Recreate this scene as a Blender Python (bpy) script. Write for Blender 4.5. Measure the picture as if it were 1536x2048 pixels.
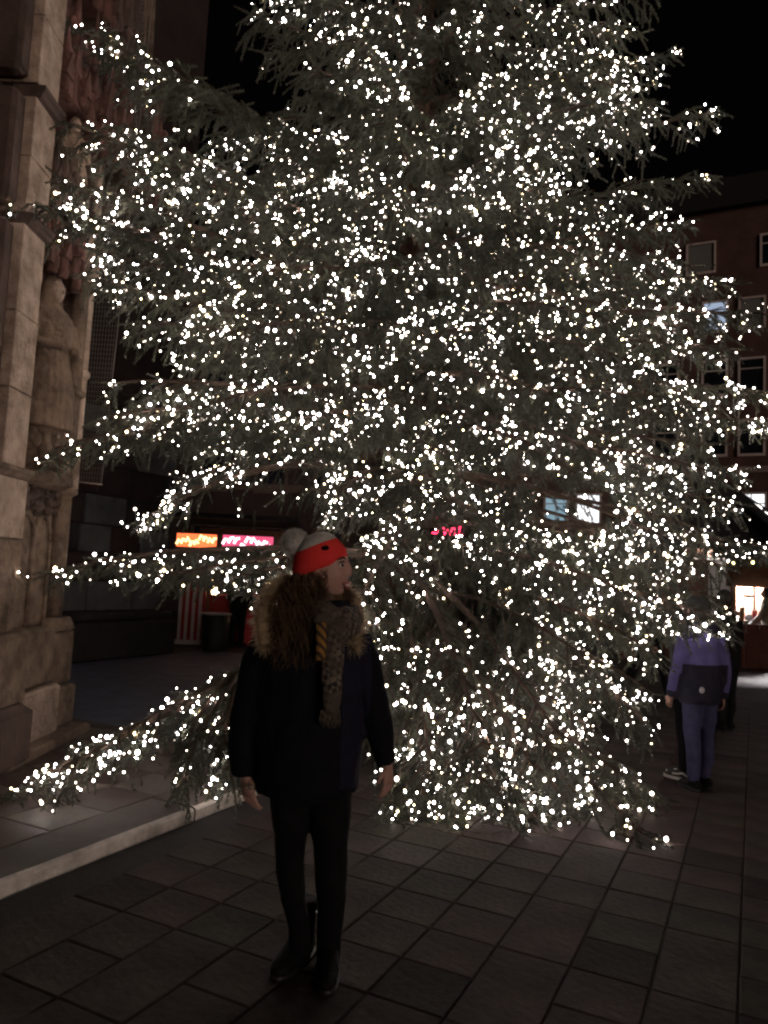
import bpy, math, random
import numpy as np
from mathutils import Vector, Matrix, noise

random.seed(7)
rng = np.random.default_rng(11)
for o in list(bpy.data.objects):
    bpy.data.objects.remove(o)
SC = bpy.context.scene
COL = SC.collection

# ------------------------------------------------------------------ camera, sky, sun, exposure
TILT, ROLL, EYE, FPX = math.radians(5.0), math.radians(2.75), 1.56, 1479.1
_R0 = Vector((1, 0, 0)); _U0 = Vector((0, -math.sin(TILT), math.cos(TILT))); FWD = Vector((0, math.cos(TILT), math.sin(TILT)))
RGT = math.cos(ROLL) * _R0 + math.sin(ROLL) * _U0
UPV = -math.sin(ROLL) * _R0 + math.cos(ROLL) * _U0
CAM = Vector((0, 0, EYE))
cd = bpy.data.cameras.new('camera'); cam = bpy.data.objects.new('camera', cd); COL.objects.link(cam)
cd.sensor_fit = 'VERTICAL'; cd.sensor_height = 36.0; cd.lens = 26.0
cd.clip_start = 0.05; cd.clip_end = 500
cam.matrix_world = Matrix(((RGT.x, UPV.x, -FWD.x, CAM.x), (RGT.y, UPV.y, -FWD.y, CAM.y), (RGT.z, UPV.z, -FWD.z, CAM.z), (0, 0, 0, 1)))
SC.camera = cam

world = bpy.data.worlds.new('World'); SC.world = world; world.use_nodes = True
bg = world.node_tree.nodes['Background']
bg.inputs['Color'].default_value = (0.9, 0.75, 0.8, 1); bg.inputs['Strength'].default_value = 0.0008

sd = bpy.data.lights.new('town_glow', 'SUN'); sd.energy = 0.76; sd.angle = math.radians(25); sd.color = (1.0, 0.80, 0.68)
sun = bpy.data.objects.new('town_glow', sd); COL.objects.link(sun)
sun.rotation_euler = Vector((-0.50, 0.86, -0.06)).to_track_quat('-Z', 'Y').to_euler()

SC.view_settings.view_transform = 'Standard'; SC.view_settings.look = 'None'
SC.view_settings.exposure = 0.0; SC.view_settings.gamma = 1.0; SC.view_settings.use_curve_mapping = False
SC.cycles.use_denoising = True
SC.cycles.max_bounces = 5; SC.cycles.diffuse_bounces = 2; SC.cycles.glossy_bounces = 2
SC.cycles.sample_clamp_indirect = 2.0
SC.cycles.use_light_tree = True
SC.cycles.filter_width = 2.3
SC.cycles.caustics_reflective = False; SC.cycles.caustics_refractive = False

# ------------------------------------------------------------------ photograph pixel -> place
def ray(px, py): return (px - 768) / FPX * RGT - (py - 1024) / FPX * UPV + FWD
def G(px, py, z=0.0):
    d = ray(px, py); return CAM + d * ((z - EYE) / d.z)
def P(px, py, Y):
    d = ray(px, py); return CAM + d * (Y / d.y)
def PX(px, py, X):
    d = ray(px, py); return CAM + d * (X / d.x)
def proj(p):
    d = Vector(p) - CAM; f = d.dot(FWD)
    return 768 + FPX * d.dot(RGT) / f, 1024 - FPX * d.dot(UPV) / f
TH = math.radians(26.7)
U = Vector((math.sin(TH), math.cos(TH), 0)); V = Vector((math.cos(TH), -math.sin(TH), 0)); Z = Vector((0, 0, 1))
def uv(u, v, z=0.0): return U * u + V * v + Z * z

# ------------------------------------------------------------------ materials
def mat(name, col, rough=0.8, var=0.25, scale=6.0, bump=0.15, metal=0.0, objvar=0.0, col2=None, detail=6.0, bscale=None, spec=0.4):
    m = bpy.data.materials.new(name); m.use_nodes = True
    nt = m.node_tree; N = nt.nodes; L = nt.links
    b = N['Principled BSDF']; b.inputs['Roughness'].default_value = rough; b.inputs['Metallic'].default_value = metal
    b.inputs['Specular IOR Level'].default_value = spec
    tc = N.new('ShaderNodeTexCoord')
    n = N.new('ShaderNodeTexNoise'); n.inputs['Scale'].default_value = scale; n.inputs['Detail'].default_value = detail
    n.inputs['Roughness'].default_value = 0.65
    L.new(tc.outputs['Object'], n.inputs['Vector'])
    r = N.new('ShaderNodeValToRGB'); e = r.color_ramp.elements
    lo = [max(0, c * (1 - var)) for c in col]; hi = [min(1, c * (1 + var)) for c in (col2 or col)]
    e[0].position, e[1].position = 0.3, 0.7
    e[0].color, e[1].color = (*lo, 1), (*hi, 1)
    L.new(n.outputs['Fac'], r.inputs['Fac'])
    out = r.outputs['Color']
    if objvar:
        oi = N.new('ShaderNodeObjectInfo'); h = N.new('ShaderNodeHueSaturation')
        mr = N.new('ShaderNodeMapRange'); mr.inputs['To Min'].default_value = 1 - objvar; mr.inputs['To Max'].default_value = 1 + objvar
        L.new(oi.outputs['Random'], mr.inputs['Value']); L.new(mr.outputs['Result'], h.inputs['Value']); L.new(out, h.inputs['Color'])
        out = h.outputs['Color']
    L.new(out, b.inputs['Base Color'])
    if bump:
        n2 = N.new('ShaderNodeTexNoise'); n2.inputs['Scale'].default_value = bscale or scale * 5; n2.inputs['Detail'].default_value = 5
        L.new(tc.outputs['Object'], n2.inputs['Vector'])
        bp = N.new('ShaderNodeBump'); bp.inputs['Strength'].default_value = bump; bp.inputs['Distance'].default_value = 0.02
        L.new(n2.outputs['Fac'], bp.inputs['Height']); L.new(bp.outputs['Normal'], b.inputs['Normal'])
    return m
def glow(name, col, strength):
    m = bpy.data.materials.new(name); m.use_nodes = True
    nt = m.node_tree; nt.nodes.remove(nt.nodes['Principled BSDF'])
    e = nt.nodes.new('ShaderNodeEmission'); e.inputs['Color'].default_value = (*col, 1); e.inputs['Strength'].default_value = strength
    nt.links.new(e.outputs[0], nt.nodes['Material Output'].inputs['Surface'])
    return m

M_slab = [mat('slab_grey', (0.054, 0.041, 0.035), 0.78, 0.5, 2.2, 0.4, spec=.12, bscale=26), mat('slab_red', (0.056, 0.038, 0.035), 0.78, 0.5, 2.2, 0.4, spec=.12, bscale=26),
          mat('slab_olive', (0.048, 0.040, 0.031), 0.78, 0.5, 2.2, 0.4, spec=.12, bscale=26), mat('slab_dark', (0.034, 0.026, 0.023), 0.8, 0.5, 2.2, 0.4, spec=.1, bscale=26),
          mat('slab_pale', (0.064, 0.051, 0.045), 0.76, 0.45, 2.2, 0.4, spec=.14, bscale=26)]
M_joint = mat('joint_grit', (0.028, 0.022, 0.02), 0.95, 0.4, 30, 0.3)
M_far = mat('far_paving', (0.06, 0.05, 0.045), 0.75, 0.25, 0.8, 0.1, spec=.2)
M_asph = mat('bluelit_asphalt', (0.095, 0.11, 0.15), 0.7, 0.3, 4, 0.2)
M_tile_d = mat('tile_dark_red', (0.062, 0.038, 0.033), 0.6, 0.3, 10, 0.2, objvar=0.2)
M_tile_l = mat('tile_pale', (0.115, 0.092, 0.08), 0.62, 0.25, 10, 0.2, objvar=0.15)
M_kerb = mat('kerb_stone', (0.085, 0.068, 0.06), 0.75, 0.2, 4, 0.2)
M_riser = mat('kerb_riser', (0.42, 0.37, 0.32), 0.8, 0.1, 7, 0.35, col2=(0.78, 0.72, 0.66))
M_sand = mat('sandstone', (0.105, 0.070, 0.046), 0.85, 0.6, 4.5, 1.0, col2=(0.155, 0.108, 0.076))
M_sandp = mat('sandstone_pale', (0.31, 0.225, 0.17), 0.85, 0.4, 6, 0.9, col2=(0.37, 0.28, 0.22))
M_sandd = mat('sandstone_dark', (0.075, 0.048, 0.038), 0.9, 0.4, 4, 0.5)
M_sandr = mat('sandstone_red', (0.11, 0.05, 0.04), 0.9, 0.45, 6, 0.7)
M_wall = mat('church_wall', (0.032, 0.020, 0.018), 0.9, 0.3, 2, 0.3)
M_stone = [mat('wall_stone_brown', (0.04, 0.028, 0.025), 0.9, 0.3, 3, 0.4), mat('wall_stone_red', (0.046, 0.026, 0.023), 0.9, 0.3, 3, 0.4),
           mat('wall_stone_grey', (0.095, 0.098, 0.098), 0.9, 0.3, 3, 0.4), mat('wall_stone_dark', (0.026, 0.023, 0.023), 0.9, 0.3, 3, 0.4)]
M_wire = mat('net_wire', (0.14, 0.115, 0.10), 0.5, 0.1, 5, 0)
M_bark = mat('bark', (0.12, 0.066, 0.05), 0.9, 0.45, 14, 0.8)
M_twig = mat('twig_bark', (0.08, 0.05, 0.036), 0.85, 0.35, 20, 0.3)
M_needle = mat('spruce_needles', (0.046, 0.056, 0.028), 0.5, 0.45, 2.6, 0, objvar=0.38, col2=(0.086, 0.086, 0.062), spec=0.5)
M_cable = mat('light_cable', (0.02, 0.028, 0.018), 0.5, 0.1, 5, 0)
def soft_rim_bulb(name, col, strength):  # emission fades towards the rim: a bloom-like soft edge put into the bulb
    m = glow(name, col, strength); nt = m.node_tree; N = nt.nodes; L = nt.links
    lw = N.new('ShaderNodeLayerWeight'); lw.inputs['Blend'].default_value = .5
    a = N.new('ShaderNodeMath'); a.operation = 'SUBTRACT'; a.inputs[0].default_value = 1.0; L.new(lw.outputs['Facing'], a.inputs[1])
    p = N.new('ShaderNodeMath'); p.operation = 'POWER'; p.inputs[1].default_value = 5.0; L.new(a.outputs[0], p.inputs[0])
    q = N.new('ShaderNodeMath'); q.operation = 'MULTIPLY'; q.inputs[1].default_value = strength; L.new(p.outputs[0], q.inputs[0])
    L.new(q.outputs[0], [n for n in N if n.type == 'EMISSION'][0].inputs['Strength'])
    return m
M_bulb = [soft_rim_bulb('bulb_warm', (1.0, 0.87, 0.78), 66.0), soft_rim_bulb('bulb_white', (1.0, 0.92, 0.92), 66.0), soft_rim_bulb('bulb_amber', (1.0, 0.78, 0.46), 54.0), soft_rim_bulb('bulb_bright', (1.0, 0.89, 0.82), 200.0), soft_rim_bulb('bulb_dim', (1.0, 0.84, 0.68), 20.0)]
M_coat = mat('black_coat', (0.006, 0.006, 0.009), 0.85, 0.3, 12, 0.3, spec=0.15)
M_coat_navy = mat('navy_panel', (0.011, 0.011, 0.024), 0.8, 0.3, 14, 0.3, spec=0.2)
M_black = mat('black_cloth', (0.006, 0.006, 0.007), 0.85, 0.3, 14, 0.2, spec=0.15)
M_boot = mat('black_leather', (0.006, 0.006, 0.006), 0.65, 0.3, 20, 0.2, spec=0.12)
M_metal = mat('buckle_metal', (0.5, 0.5, 0.48), 0.3, 0.1, 20, 0, metal=0.9)
M_skin = mat('skin', (0.46, 0.27, 0.215), 0.55, 0.08, 20, 0.05)
M_skin2 = mat('skin_shade', (0.40, 0.23, 0.18), 0.6, 0.1, 20, 0.05)
M_lip = mat('lips', (0.42, 0.13, 0.12), 0.45, 0.1, 20, 0)
M_white = mat('white_gloss', (0.75, 0.72, 0.68), 0.4, 0.05, 5, 0)
M_hair = mat('blond_hair', (0.085, 0.048, 0.027), 0.5, 0.4, 16, 0, col2=(0.19, 0.12, 0.068))
def translucent(m, col, k):
    nt = m.node_tree; N = nt.nodes; t = N.new('ShaderNodeBsdfTranslucent'); t.inputs['Color'].default_value = (*col, 1)
    x = N.new('ShaderNodeMixShader'); x.inputs[0].default_value = k
    nt.links.new(N['Principled BSDF'].outputs[0], x.inputs[1]); nt.links.new(t.outputs[0], x.inputs[2]); nt.links.new(x.outputs[0], N['Material Output'].inputs['Surface'])
translucent(M_hair, (.34, .23, .13), .35)
M_fur = mat('tan_fur', (0.46, 0.36, 0.25), 0.8, 0.35, 30, 0, col2=(0.60, 0.49, 0.35))
translucent(M_fur, (.92, .80, .62), .6)
M_hair2 = mat('dark_hair', (0.02, 0.014, 0.011), 0.5, 0.4, 16, 0)
M_purple = mat('purple_softshell', (0.10, 0.088, 0.25), 0.75, 0.15, 9, 0.25)
M_navy = mat('dark_navy', (0.010, 0.009, 0.025), 0.75, 0.25, 9, 0.25)
M_jean = mat('blue_violet_jeans', (0.045, 0.045, 0.11), 0.85, 0.3, 18, 0.25)
M_dkjack = mat('charcoal_jacket', (0.018, 0.018, 0.016), 0.75, 0.3, 10, 0.3)
M_pale = mat('pale_knit', (0.42, 0.45, 0.38), 0.9, 0.25, 18, 0.4)
M_grey = mat('grey_marl', (0.13, 0.13, 0.12), 0.95, 0.2, 60, 0.4)
M_reflect = mat('reflective_patch', (0.45, 0.45, 0.47), 0.4, 0.1, 8, 0)
M_brick = mat('red_brick_facade', (0.078, 0.038, 0.031), 0.85, 0.3, 1.2, 0.2)
M_frame = mat('window_frame_pale', (0.46, 0.37, 0.34), 0.7, 0.1, 4, 0.1)
M_glassd = mat('dark_pane', (0.012, 0.013, 0.018), 0.08, 0.2, 3, 0)
M_shut = mat('grey_shutter', (0.17, 0.165, 0.155), 0.7, 0.1, 4, 0.1)
M_roof = mat('dark_roof', (0.015, 0.013, 0.014), 0.8, 0.3, 4, 0.3)
M_hutroof = mat('hut_shingle', (0.022, 0.022, 0.024), 0.8, 0.3, 6, 0.3, objvar=0.3)
M_hutwood = mat('hut_board', (0.075, 0.018, 0.01), 0.7, 0.35, 7, 0.3, objvar=0.25)
M_wood = mat('warm_wood', (0.13, 0.065, 0.04), 0.7, 0.35, 7, 0.3)
M_redp = mat('red_paint', (0.30, 0.02, 0.02), 0.55, 0.15, 8, 0.1)
M_bright = mat('hut_white', (0.78, 0.76, 0.76), 0.6, 0.05, 8, 0.1)
M_whitep = mat('cream_paint', (0.55, 0.45, 0.42), 0.6, 0.15, 8, 0.1)
M_dark = mat('dark_metal', (0.012, 0.011, 0.011), 0.5, 0.3, 8, 0.1)
M_neutral = mat('plastered_frieze', (0.22, 0.16, 0.14), 0.85, 0.2, 2, 0.2)

# the knitted hat: coral red and marl grey, fine rib as relief
def knit(name, col, var=0.15):
    m = mat(name, col, 0.95, var, 60, 0, spec=0.1)
    nt = m.node_tree; N = nt.nodes; L = nt.links
    tc = [n for n in N if n.type == 'TEX_COORD'][0]
    w = N.new('ShaderNodeTexWave'); w.inputs['Scale'].default_value = 55; w.inputs['Distortion'].default_value = 2.0
    w.bands_direction = 'Z'
    L.new(tc.outputs['Object'], w.inputs['Vector'])
    bp = N.new('ShaderNodeBump'); bp.inputs['Strength'].default_value = 0.5; bp.inputs['Distance'].default_value = 0.004
    L.new(w.outputs['Fac'], bp.inputs['Height']); L.new(bp.outputs['Normal'], N['Principled BSDF'].inputs['Normal'])
    return m
M_hatred = knit('coral_knit', (0.95, 0.060, 0.055), 0.1)
M_hatgrey = knit('grey_knit', (0.50, 0.48, 0.45), 0.2)

# the checked scarf: grey ground, dark check, ochre stripe
def scarf_mat():
    m = bpy.data.materials.new('checked_scarf'); m.use_nodes = True
    nt = m.node_tree; N = nt.nodes; L = nt.links; b = N['Principled BSDF']; b.inputs['Roughness'].default_value = 0.95
    tc = N.new('ShaderNodeTexCoord'); mp = N.new('ShaderNodeMapping'); mp.inputs['Rotation'].default_value = (0.3, 0.5, 0.6)
    L.new(tc.outputs['Object'], mp.inputs['Vector'])
    ck = N.new('ShaderNodeTexChecker'); ck.inputs['Scale'].default_value = 52
    ck.inputs['Color1'].default_value = (0.17, 0.137, 0.105, 1); ck.inputs['Color2'].default_value = (0.025, 0.02, 0.02, 1)
    L.new(mp.outputs[0], ck.inputs['Vector'])
    n = N.new('ShaderNodeTexNoise'); n.inputs['Scale'].default_value = 7; L.new(tc.outputs['Object'], n.inputs['Vector'])
    r = N.new('ShaderNodeValToRGB'); r.color_ramp.elements[0].position = 0.42; r.color_ramp.elements[1].position = 0.58
    L.new(n.outputs['Fac'], r.inputs['Fac'])
    mx = N.new('ShaderNodeMixRGB'); mx.inputs['Color2'].default_value = (0.075, 0.058, 0.046, 1)
    L.new(r.outputs['Color'], mx.inputs['Fac']); L.new(ck.outputs['Color'], mx.inputs['Color1']); L.new(mx.outputs[0], b.inputs['Base Color'])
    return m
M_scarf = scarf_mat()
M_ochre = mat('ochre_stripe', (0.30, 0.155, 0.04), 0.95, 0.2, 20, 0.3)
def banded(m, scale, dark):
    nt = m.node_tree; N = nt.nodes; L = nt.links; b = N['Principled BSDF']; src = b.inputs['Base Color'].links[0].from_socket
    w = N.new('ShaderNodeTexWave'); w.inputs['Scale'].default_value = scale; w.bands_direction = 'DIAGONAL'; w.inputs['Distortion'].default_value = 1.0
    tc = [n for n in N if n.type == 'TEX_COORD'][0]; L.new(tc.outputs['Object'], w.inputs['Vector'])
    mx = N.new('ShaderNodeMixRGB'); mx.inputs['Color2'].default_value = (*dark, 1); r = N.new('ShaderNodeValToRGB'); r.color_ramp.elements[0].position = .55; r.color_ramp.elements[1].position = .7
    L.new(w.outputs['Fac'], r.inputs['Fac']); L.new(r.outputs['Color'], mx.inputs['Fac']); L.new(src, mx.inputs['Color1']); L.new(mx.outputs[0], b.inputs['Base Color'])
banded(M_ochre, 16, (.05, .035, .025))

# ------------------------------------------------------------------ mesh helpers
class MB:
    """collects shapes, then links them as ONE mesh object"""
    def __init__(s): s.v = []; s.f = []; s.m = []; s.sm = []
    def add(s, vs, fs, mi=0, smooth=False):
        o = len(s.v); s.v += [tuple(p) for p in vs]
        s.f += [tuple(i + o for i in f) for f in fs]; s.m += [mi] * len(fs); s.sm += [smooth] * len(fs)
    def box(s, c, size, ax=None, mi=0, bev=0.0, taper=1.0):
        X, Y, Zz = ax or (Vector((1, 0, 0)), Vector((0, 1, 0)), Vector((0, 0, 1)))
        c = Vector(c); hx, hy, hz = [k / 2 for k in size]
        if bev <= 0:
            vs = [c + X * (sx * hx * t) + Y * (sy * hy * t) + Zz * (sz * hz) for sz, t in ((-1, 1), (1, taper)) for sx, sy in ((-1, -1), (1, -1), (1, 1), (-1, 1))]
            s.add(vs, [(3, 2, 1, 0), (4, 5, 6, 7), (0, 1, 5, 4), (1, 2, 6, 5), (2, 3, 7, 6), (3, 0, 4, 7)], mi)
            return
        bev = min(bev, hx * .45, hy * .45, hz * .45)
        rings = []
        for z, i in ((-hz, bev), (-hz + bev, 0), (hz - bev, 0), (hz, bev)):
            a, b = hx - i, hy - i; k = min(bev, a * .5, b * .5)
            pts = [(-a + k, -b), (a - k, -b), (a, -b + k), (a, b - k), (a - k, b), (-a + k, b), (-a, b - k), (-a, -b + k)]
            rings.append([c + X * x + Y * y + Zz * z for x, y in pts])
        s.rings(rings, mi, True, False)
    def rings(s, rings, mi=0, caps=True, smooth=True):
        n = len(rings[0]); vs = [p for r in rings for p in r]; fs = []
        for i in range(len(rings) - 1):
            for j in range(n):
                k = (j + 1) % n; fs.append((i * n + j, i * n + k, (i + 1) * n + k, (i + 1) * n + j))
        if caps:
            fs.append(tuple(range(n - 1, -1, -1))); b = (len(rings) - 1) * n; fs.append(tuple(b + j for j in range(n)))
        s.add(vs, fs, mi, smooth)
    def loft(s, secs, n=20, mi=0, p=2.0, caps=True):
        """secs: (centre, half axis a, half axis b)"""
        rr = []
        for c, a, b in secs:
            r = []
            for j in range(n):
                t = 2 * math.pi * j / n; ct, st = math.cos(t), math.sin(t)
                r.append(Vector(c) + Vector(a) * (math.copysign(abs(ct) ** (2 / p), ct)) + Vector(b) * (math.copysign(abs(st) ** (2 / p), st)))
            rr.append(r)
        s.rings(rr, mi, caps, True)
    def tube(s, pts, rad, n=10, mi=0, caps=True):
        pts = [Vector(p) for p in pts]
        rad = rad if isinstance(rad, (list, tuple)) else [rad] * len(pts)
        rr = []; prev = None
        for i, p in enumerate(pts):
            t = (pts[min(i + 1, len(pts) - 1)] - pts[max(i - 1, 0)])
            t = t.normalized() if t.length > 1e-9 else Vector((0, 0, 1))
            if prev is None:
                ref = Vector((0, 0, 1)) if abs(t.z) < .9 else Vector((1, 0, 0)); a = t.cross(ref).normalized()
            else:
                a = (prev - t * prev.dot(t)); a = a.normalized() if a.length > 1e-6 else t.orthogonal().normalized()
            prev = a; b = t.cross(a)
            rr.append([p + (a * math.cos(2 * math.pi * j / n) + b * math.sin(2 * math.pi * j / n)) * rad[i] for j in range(n)])
        s.rings(rr, mi, caps, True)
    def ball(s, c, r, nu=16, nv=10, mi=0, ax=None, fn=None):
        X, Y, Zz = ax or (Vector((1, 0, 0)), Vector((0, 1, 0)), Vector((0, 0, 1)))
        r = r if isinstance(r, (tuple, list)) else (r, r, r); c = Vector(c)
        vs = []; fs = []
        for i in range(nv + 1):
            ph = -math.pi / 2 + math.pi * i / nv
            for j in range(nu):
                t = 2 * math.pi * j / nu
                k = fn(t, ph) if fn else 1.0
                vs.append(c + (X * (r[0] * math.cos(t) * math.cos(ph)) + Y * (r[1] * math.sin(t) * math.cos(ph)) + Zz * (r[2] * math.sin(ph))) * k)
        for i in range(nv):
            for j in range(nu):
                k = (j + 1) % nu; fs.append((i * nu + j, i * nu + k, (i + 1) * nu + k, (i + 1) * nu + j))
        s.add(vs, fs, mi, True)
    def build(s, name, mats, parent=None, base=None, mesh_only=False):
        b = Vector(base) if base is not None else (wbase(parent) if parent else Vector((0, 0, 0)))
        me = bpy.data.meshes.new(name)
        me.from_pydata([(p[0] - b.x, p[1] - b.y, p[2] - b.z) for p in s.v], [], s.f)
        for m in (mats if isinstance(mats, (list, tuple)) else [mats]): me.materials.append(m)
        me.polygons.foreach_set('material_index', s.m); me.polygons.foreach_set('use_smooth', s.sm); me.update()
        if mesh_only: return me
        return link(name, me, parent, None if parent else b)
def wbase(o):
    p = Vector((0, 0, 0))
    while o is not None: p += o.location; o = o.parent
    return p
def link(name, me, parent=None, loc=None):
    o = bpy.data.objects.new(name, me); COL.objects.link(o)
    if parent is not None: o.parent = parent
    if loc is not None: o.location = loc
    return o
def tag(o, label=None, cat=None, group=None, kind=None):
    if label: o['label'] = label
    if cat: o['category'] = cat
    if group: o['group'] = group
    if kind: o['kind'] = kind
    return o
def thing(name, loc, label, cat, group=None):
    o = bpy.data.objects.new(name, None); COL.objects.link(o); o.location = loc; o.empty_display_size = .1
    return tag(o, label, cat, group)
def remeshed(mb, name, mats, parent, voxel=0.012, noise_amp=0.0, noise_scale=6.0, smooth=4, pick=None, extra=None):
    """one continuous skin over overlapping shapes"""
    o = mb.build(name, mats, parent)
    w = bpy.data.scenes.new('bench'); q = bpy.data.objects.new('bench', o.data); w.collection.objects.link(q)   # evaluated alone, then thrown away
    r = q.modifiers.new('skin', 'REMESH'); r.mode = 'VOXEL'; r.voxel_size = voxel; r.use_smooth_shade = True
    s_ = q.modifiers.new('soft', 'SMOOTH'); s_.iterations = smooth; s_.factor = 0.5
    vl = w.view_layers[0]; vl.update(); dg = vl.depsgraph
    me = bpy.data.meshes.new_from_object(q.evaluated_get(dg))
    old = o.data; o.data = me; bpy.data.objects.remove(q); bpy.data.scenes.remove(w); bpy.data.meshes.remove(old); me.name = name
    me.materials.clear()
    for m in (mats if isinstance(mats, (list, tuple)) else [mats]): me.materials.append(m)
    if noise_amp:
        me.update()
        for v in me.vertices:
            q = Vector((v.co.x, v.co.y, v.co.z * .6)) * noise_scale
            v.co += v.normal * (noise.fractal(q, .8, 2, 3) * noise_amp)
    if extra:                                                           # finely shaped head and hands run on from the skin
        b = wbase(o); n0 = len(me.vertices); m2 = bpy.data.meshes.new(name)
        m2.from_pydata([tuple(v.co) for v in me.vertices] + [(p[0] - b.x, p[1] - b.y, p[2] - b.z) for p in extra.v], [], [tuple(p.vertices) for p in me.polygons] + [tuple(i + n0 for i in f) for f in extra.f])
        for m in me.materials: m2.materials.append(m)
        o.data = m2; bpy.data.meshes.remove(me); me = m2; me.name = name
    if pick:
        b = wbase(o)
        for p in me.polygons: p.material_index = pick(p.center + b)
    me.polygons.foreach_set('use_smooth', [True] * len(me.polygons)); me.update()
    return o

# ------------------------------------------------------------------ ground
g = MB(); g.add([(-90, -30, -.03), (90, -30, -.03), (90, 140, -.03), (-90, 140, -.03)], [(0, 1, 2, 3)])
tag(g.build('ground', M_far), 'dark paved square stretching away under the night sky', None, None, 'structure')

pav = thing('pavement', (0, 0, 0), None, None); tag(pav, 'square concrete paving slabs in a straight grid across the dark square', None, None, 'structure')
PIT = 0.3125; V0 = -0.047; U0_ = 3.236; PU = 0.3045
# joint bed under the slabs (stops at the platform kerb)
g = MB(); g.add([uv(-4, -3.105, -.009), uv(26, -3.105, -.009), uv(26, 14, -.009), uv(-4, 14, -.009)], [(3, 2, 1, 0)])
g.build('joint_bed', M_joint, pav)
def slab_mesh(w, d, m, name, lift=0.0):
    b = MB(); k = .006; h = .03
    rr = [[U * (sy * d / 2) + V * (sx * w / 2) + Z * -h for sx, sy in ((-1, -1), (1, -1), (1, 1), (-1, 1))],
          [U * (sy * d / 2) + V * (sx * w / 2) + Z * -k for sx, sy in ((-1, -1), (1, -1), (1, 1), (-1, 1))],
          [U * (sy * (d / 2 - k)) + V * (sx * (w / 2 - k)) for sx, sy in ((-1, -1), (1, -1), (1, 1), (-1, 1))]]
    b.rings(rr, 0, False, False); b.add(rr[2], [(0, 1, 2, 3)])
    return b.build(name, m, mesh_only=True)
slab_me = [[slab_mesh(PIT - .0048, PU * k - .003, m, 'paving_slab') for m in M_slab] for k in (1, 2)]
cells = []
rs = random.Random(5); runs = []
for j in range(-10, 44):
    i = -10
    while i < 70:
        n_ = 2 if rs.random() < .16 else 1; runs.append((i, j, n_)); i += n_
for i, j, ln in runs:
        c = uv(U0_ + (i + ln / 2) * PU, V0 + (j - .5) * PIT)
        if c.dot(V) < -3.105 + PIT / 2 or c.y < .8: continue
        x, y = proj(c)
        if -140 < x < 1676 and y < 2180: cells.append((c.length, c, i, j, ln))
cells.sort(key=lambda t: t[0])
far = MB()
for n_, (dist, c, i, j, ln) in enumerate(cells):
    k = noise.noise(Vector((i * .31, j * .27, 3.1))) + .55 * noise.noise(Vector((i * 1.7, j * 1.3, 9.)))
    mi = 3 if k < -.42 else 1 if k < -.12 else 0 if k < .22 else 2 if k < .5 else 4
    dz = (random.random() - .5) * .003
    if n_ < 290:
        o = link('paving_slab', slab_me[ln - 1][mi], pav, c + Z * dz)
        o.rotation_euler = ((random.random() - .5) * .006, (random.random() - .5) * .006, 0)
    else:
        w, d = PIT - .0048, PU * ln - .003
        q = [c + U * (sy * d / 2) + V * (sx * w / 2) + Z * dz for sx, sy in ((-1, -1), (1, -1), (1, 1), (-1, 1))]
        far.add(q + [p - Z * .02 for p in q], [(0, 1, 2, 3), (1, 0, 4, 5), (2, 1, 5, 6), (3, 2, 6, 7), (0, 3, 7, 4)], mi)
tag(far.build('far_paving', M_slab, pav), kind='stuff')

# church platform, one step up, with kerb stones and chequered tiles
PZ = .066; UE = 5.15
plat = thing('church_platform', (0, 0, 0), None, None); tag(plat, 'low stone platform one step up beside the church portal', None, None, 'structure')
b = MB(); b.box(uv((UE - 4) / 2 - .03, -6.6, PZ / 2 - .012), (UE + 4, 6.9, PZ), (U, V, Z)); b.build('platform_bed', M_joint, plat)
ks = [-2.2, -.1, 1.86, 3.78, UE]
for a, c in zip(ks[:-1], ks[1:]):
    k = MB(); L_ = c - a - .012
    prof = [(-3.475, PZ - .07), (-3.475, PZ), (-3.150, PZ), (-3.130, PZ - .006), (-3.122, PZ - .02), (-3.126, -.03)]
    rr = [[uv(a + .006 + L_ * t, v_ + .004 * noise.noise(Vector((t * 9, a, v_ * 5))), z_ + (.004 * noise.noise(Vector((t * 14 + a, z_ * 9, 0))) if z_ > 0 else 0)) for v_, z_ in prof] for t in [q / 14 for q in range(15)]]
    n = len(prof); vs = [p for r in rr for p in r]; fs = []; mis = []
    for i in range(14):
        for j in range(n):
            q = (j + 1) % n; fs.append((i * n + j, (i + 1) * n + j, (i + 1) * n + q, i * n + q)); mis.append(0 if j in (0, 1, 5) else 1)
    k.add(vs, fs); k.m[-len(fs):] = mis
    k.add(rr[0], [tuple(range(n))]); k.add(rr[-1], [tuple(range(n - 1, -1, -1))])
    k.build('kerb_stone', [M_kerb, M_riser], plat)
TP = .405
tile_me = {}
for key, m in (('d', M_tile_d), ('l', M_tile_l)):
    b = MB(); h = TP / 2 - .003; k = .004
    q = [U * (sy * h) + V * (sx * h) for sx, sy in ((-1, -1), (1, -1), (1, 1), (-1, 1))]
    q2 = [p * ((h - k) / h) + Z * k for p in q]
    b.rings([q, q2], 0, False, False); b.add(q2, [(0, 1, 2, 3)])
    tile_me[key] = b.build('platform_tile', m, mesh_only=True)
for i in range(16):
    for j in range(9):
        u_, v_ = UE - .12 - (i + .5) * TP, -3.485 - (j + .5) * TP
        if u_ < .6: continue
        link('platform_tile', tile_me['d' if (i + j) % 2 else 'l'], plat, uv(u_, v_, PZ - .004 + random.random() * .001))
for a in range(4):                                                      # pale border stones along the far edge
    b = MB(); b.box(uv(UE - .03, -3.485 - .9 - a * 1.8, PZ / 2 - .008), (.16, 1.79, PZ + .02), (U, V, Z), bev=.01)
    b.build('edge_stone', M_kerb, plat)
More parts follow.
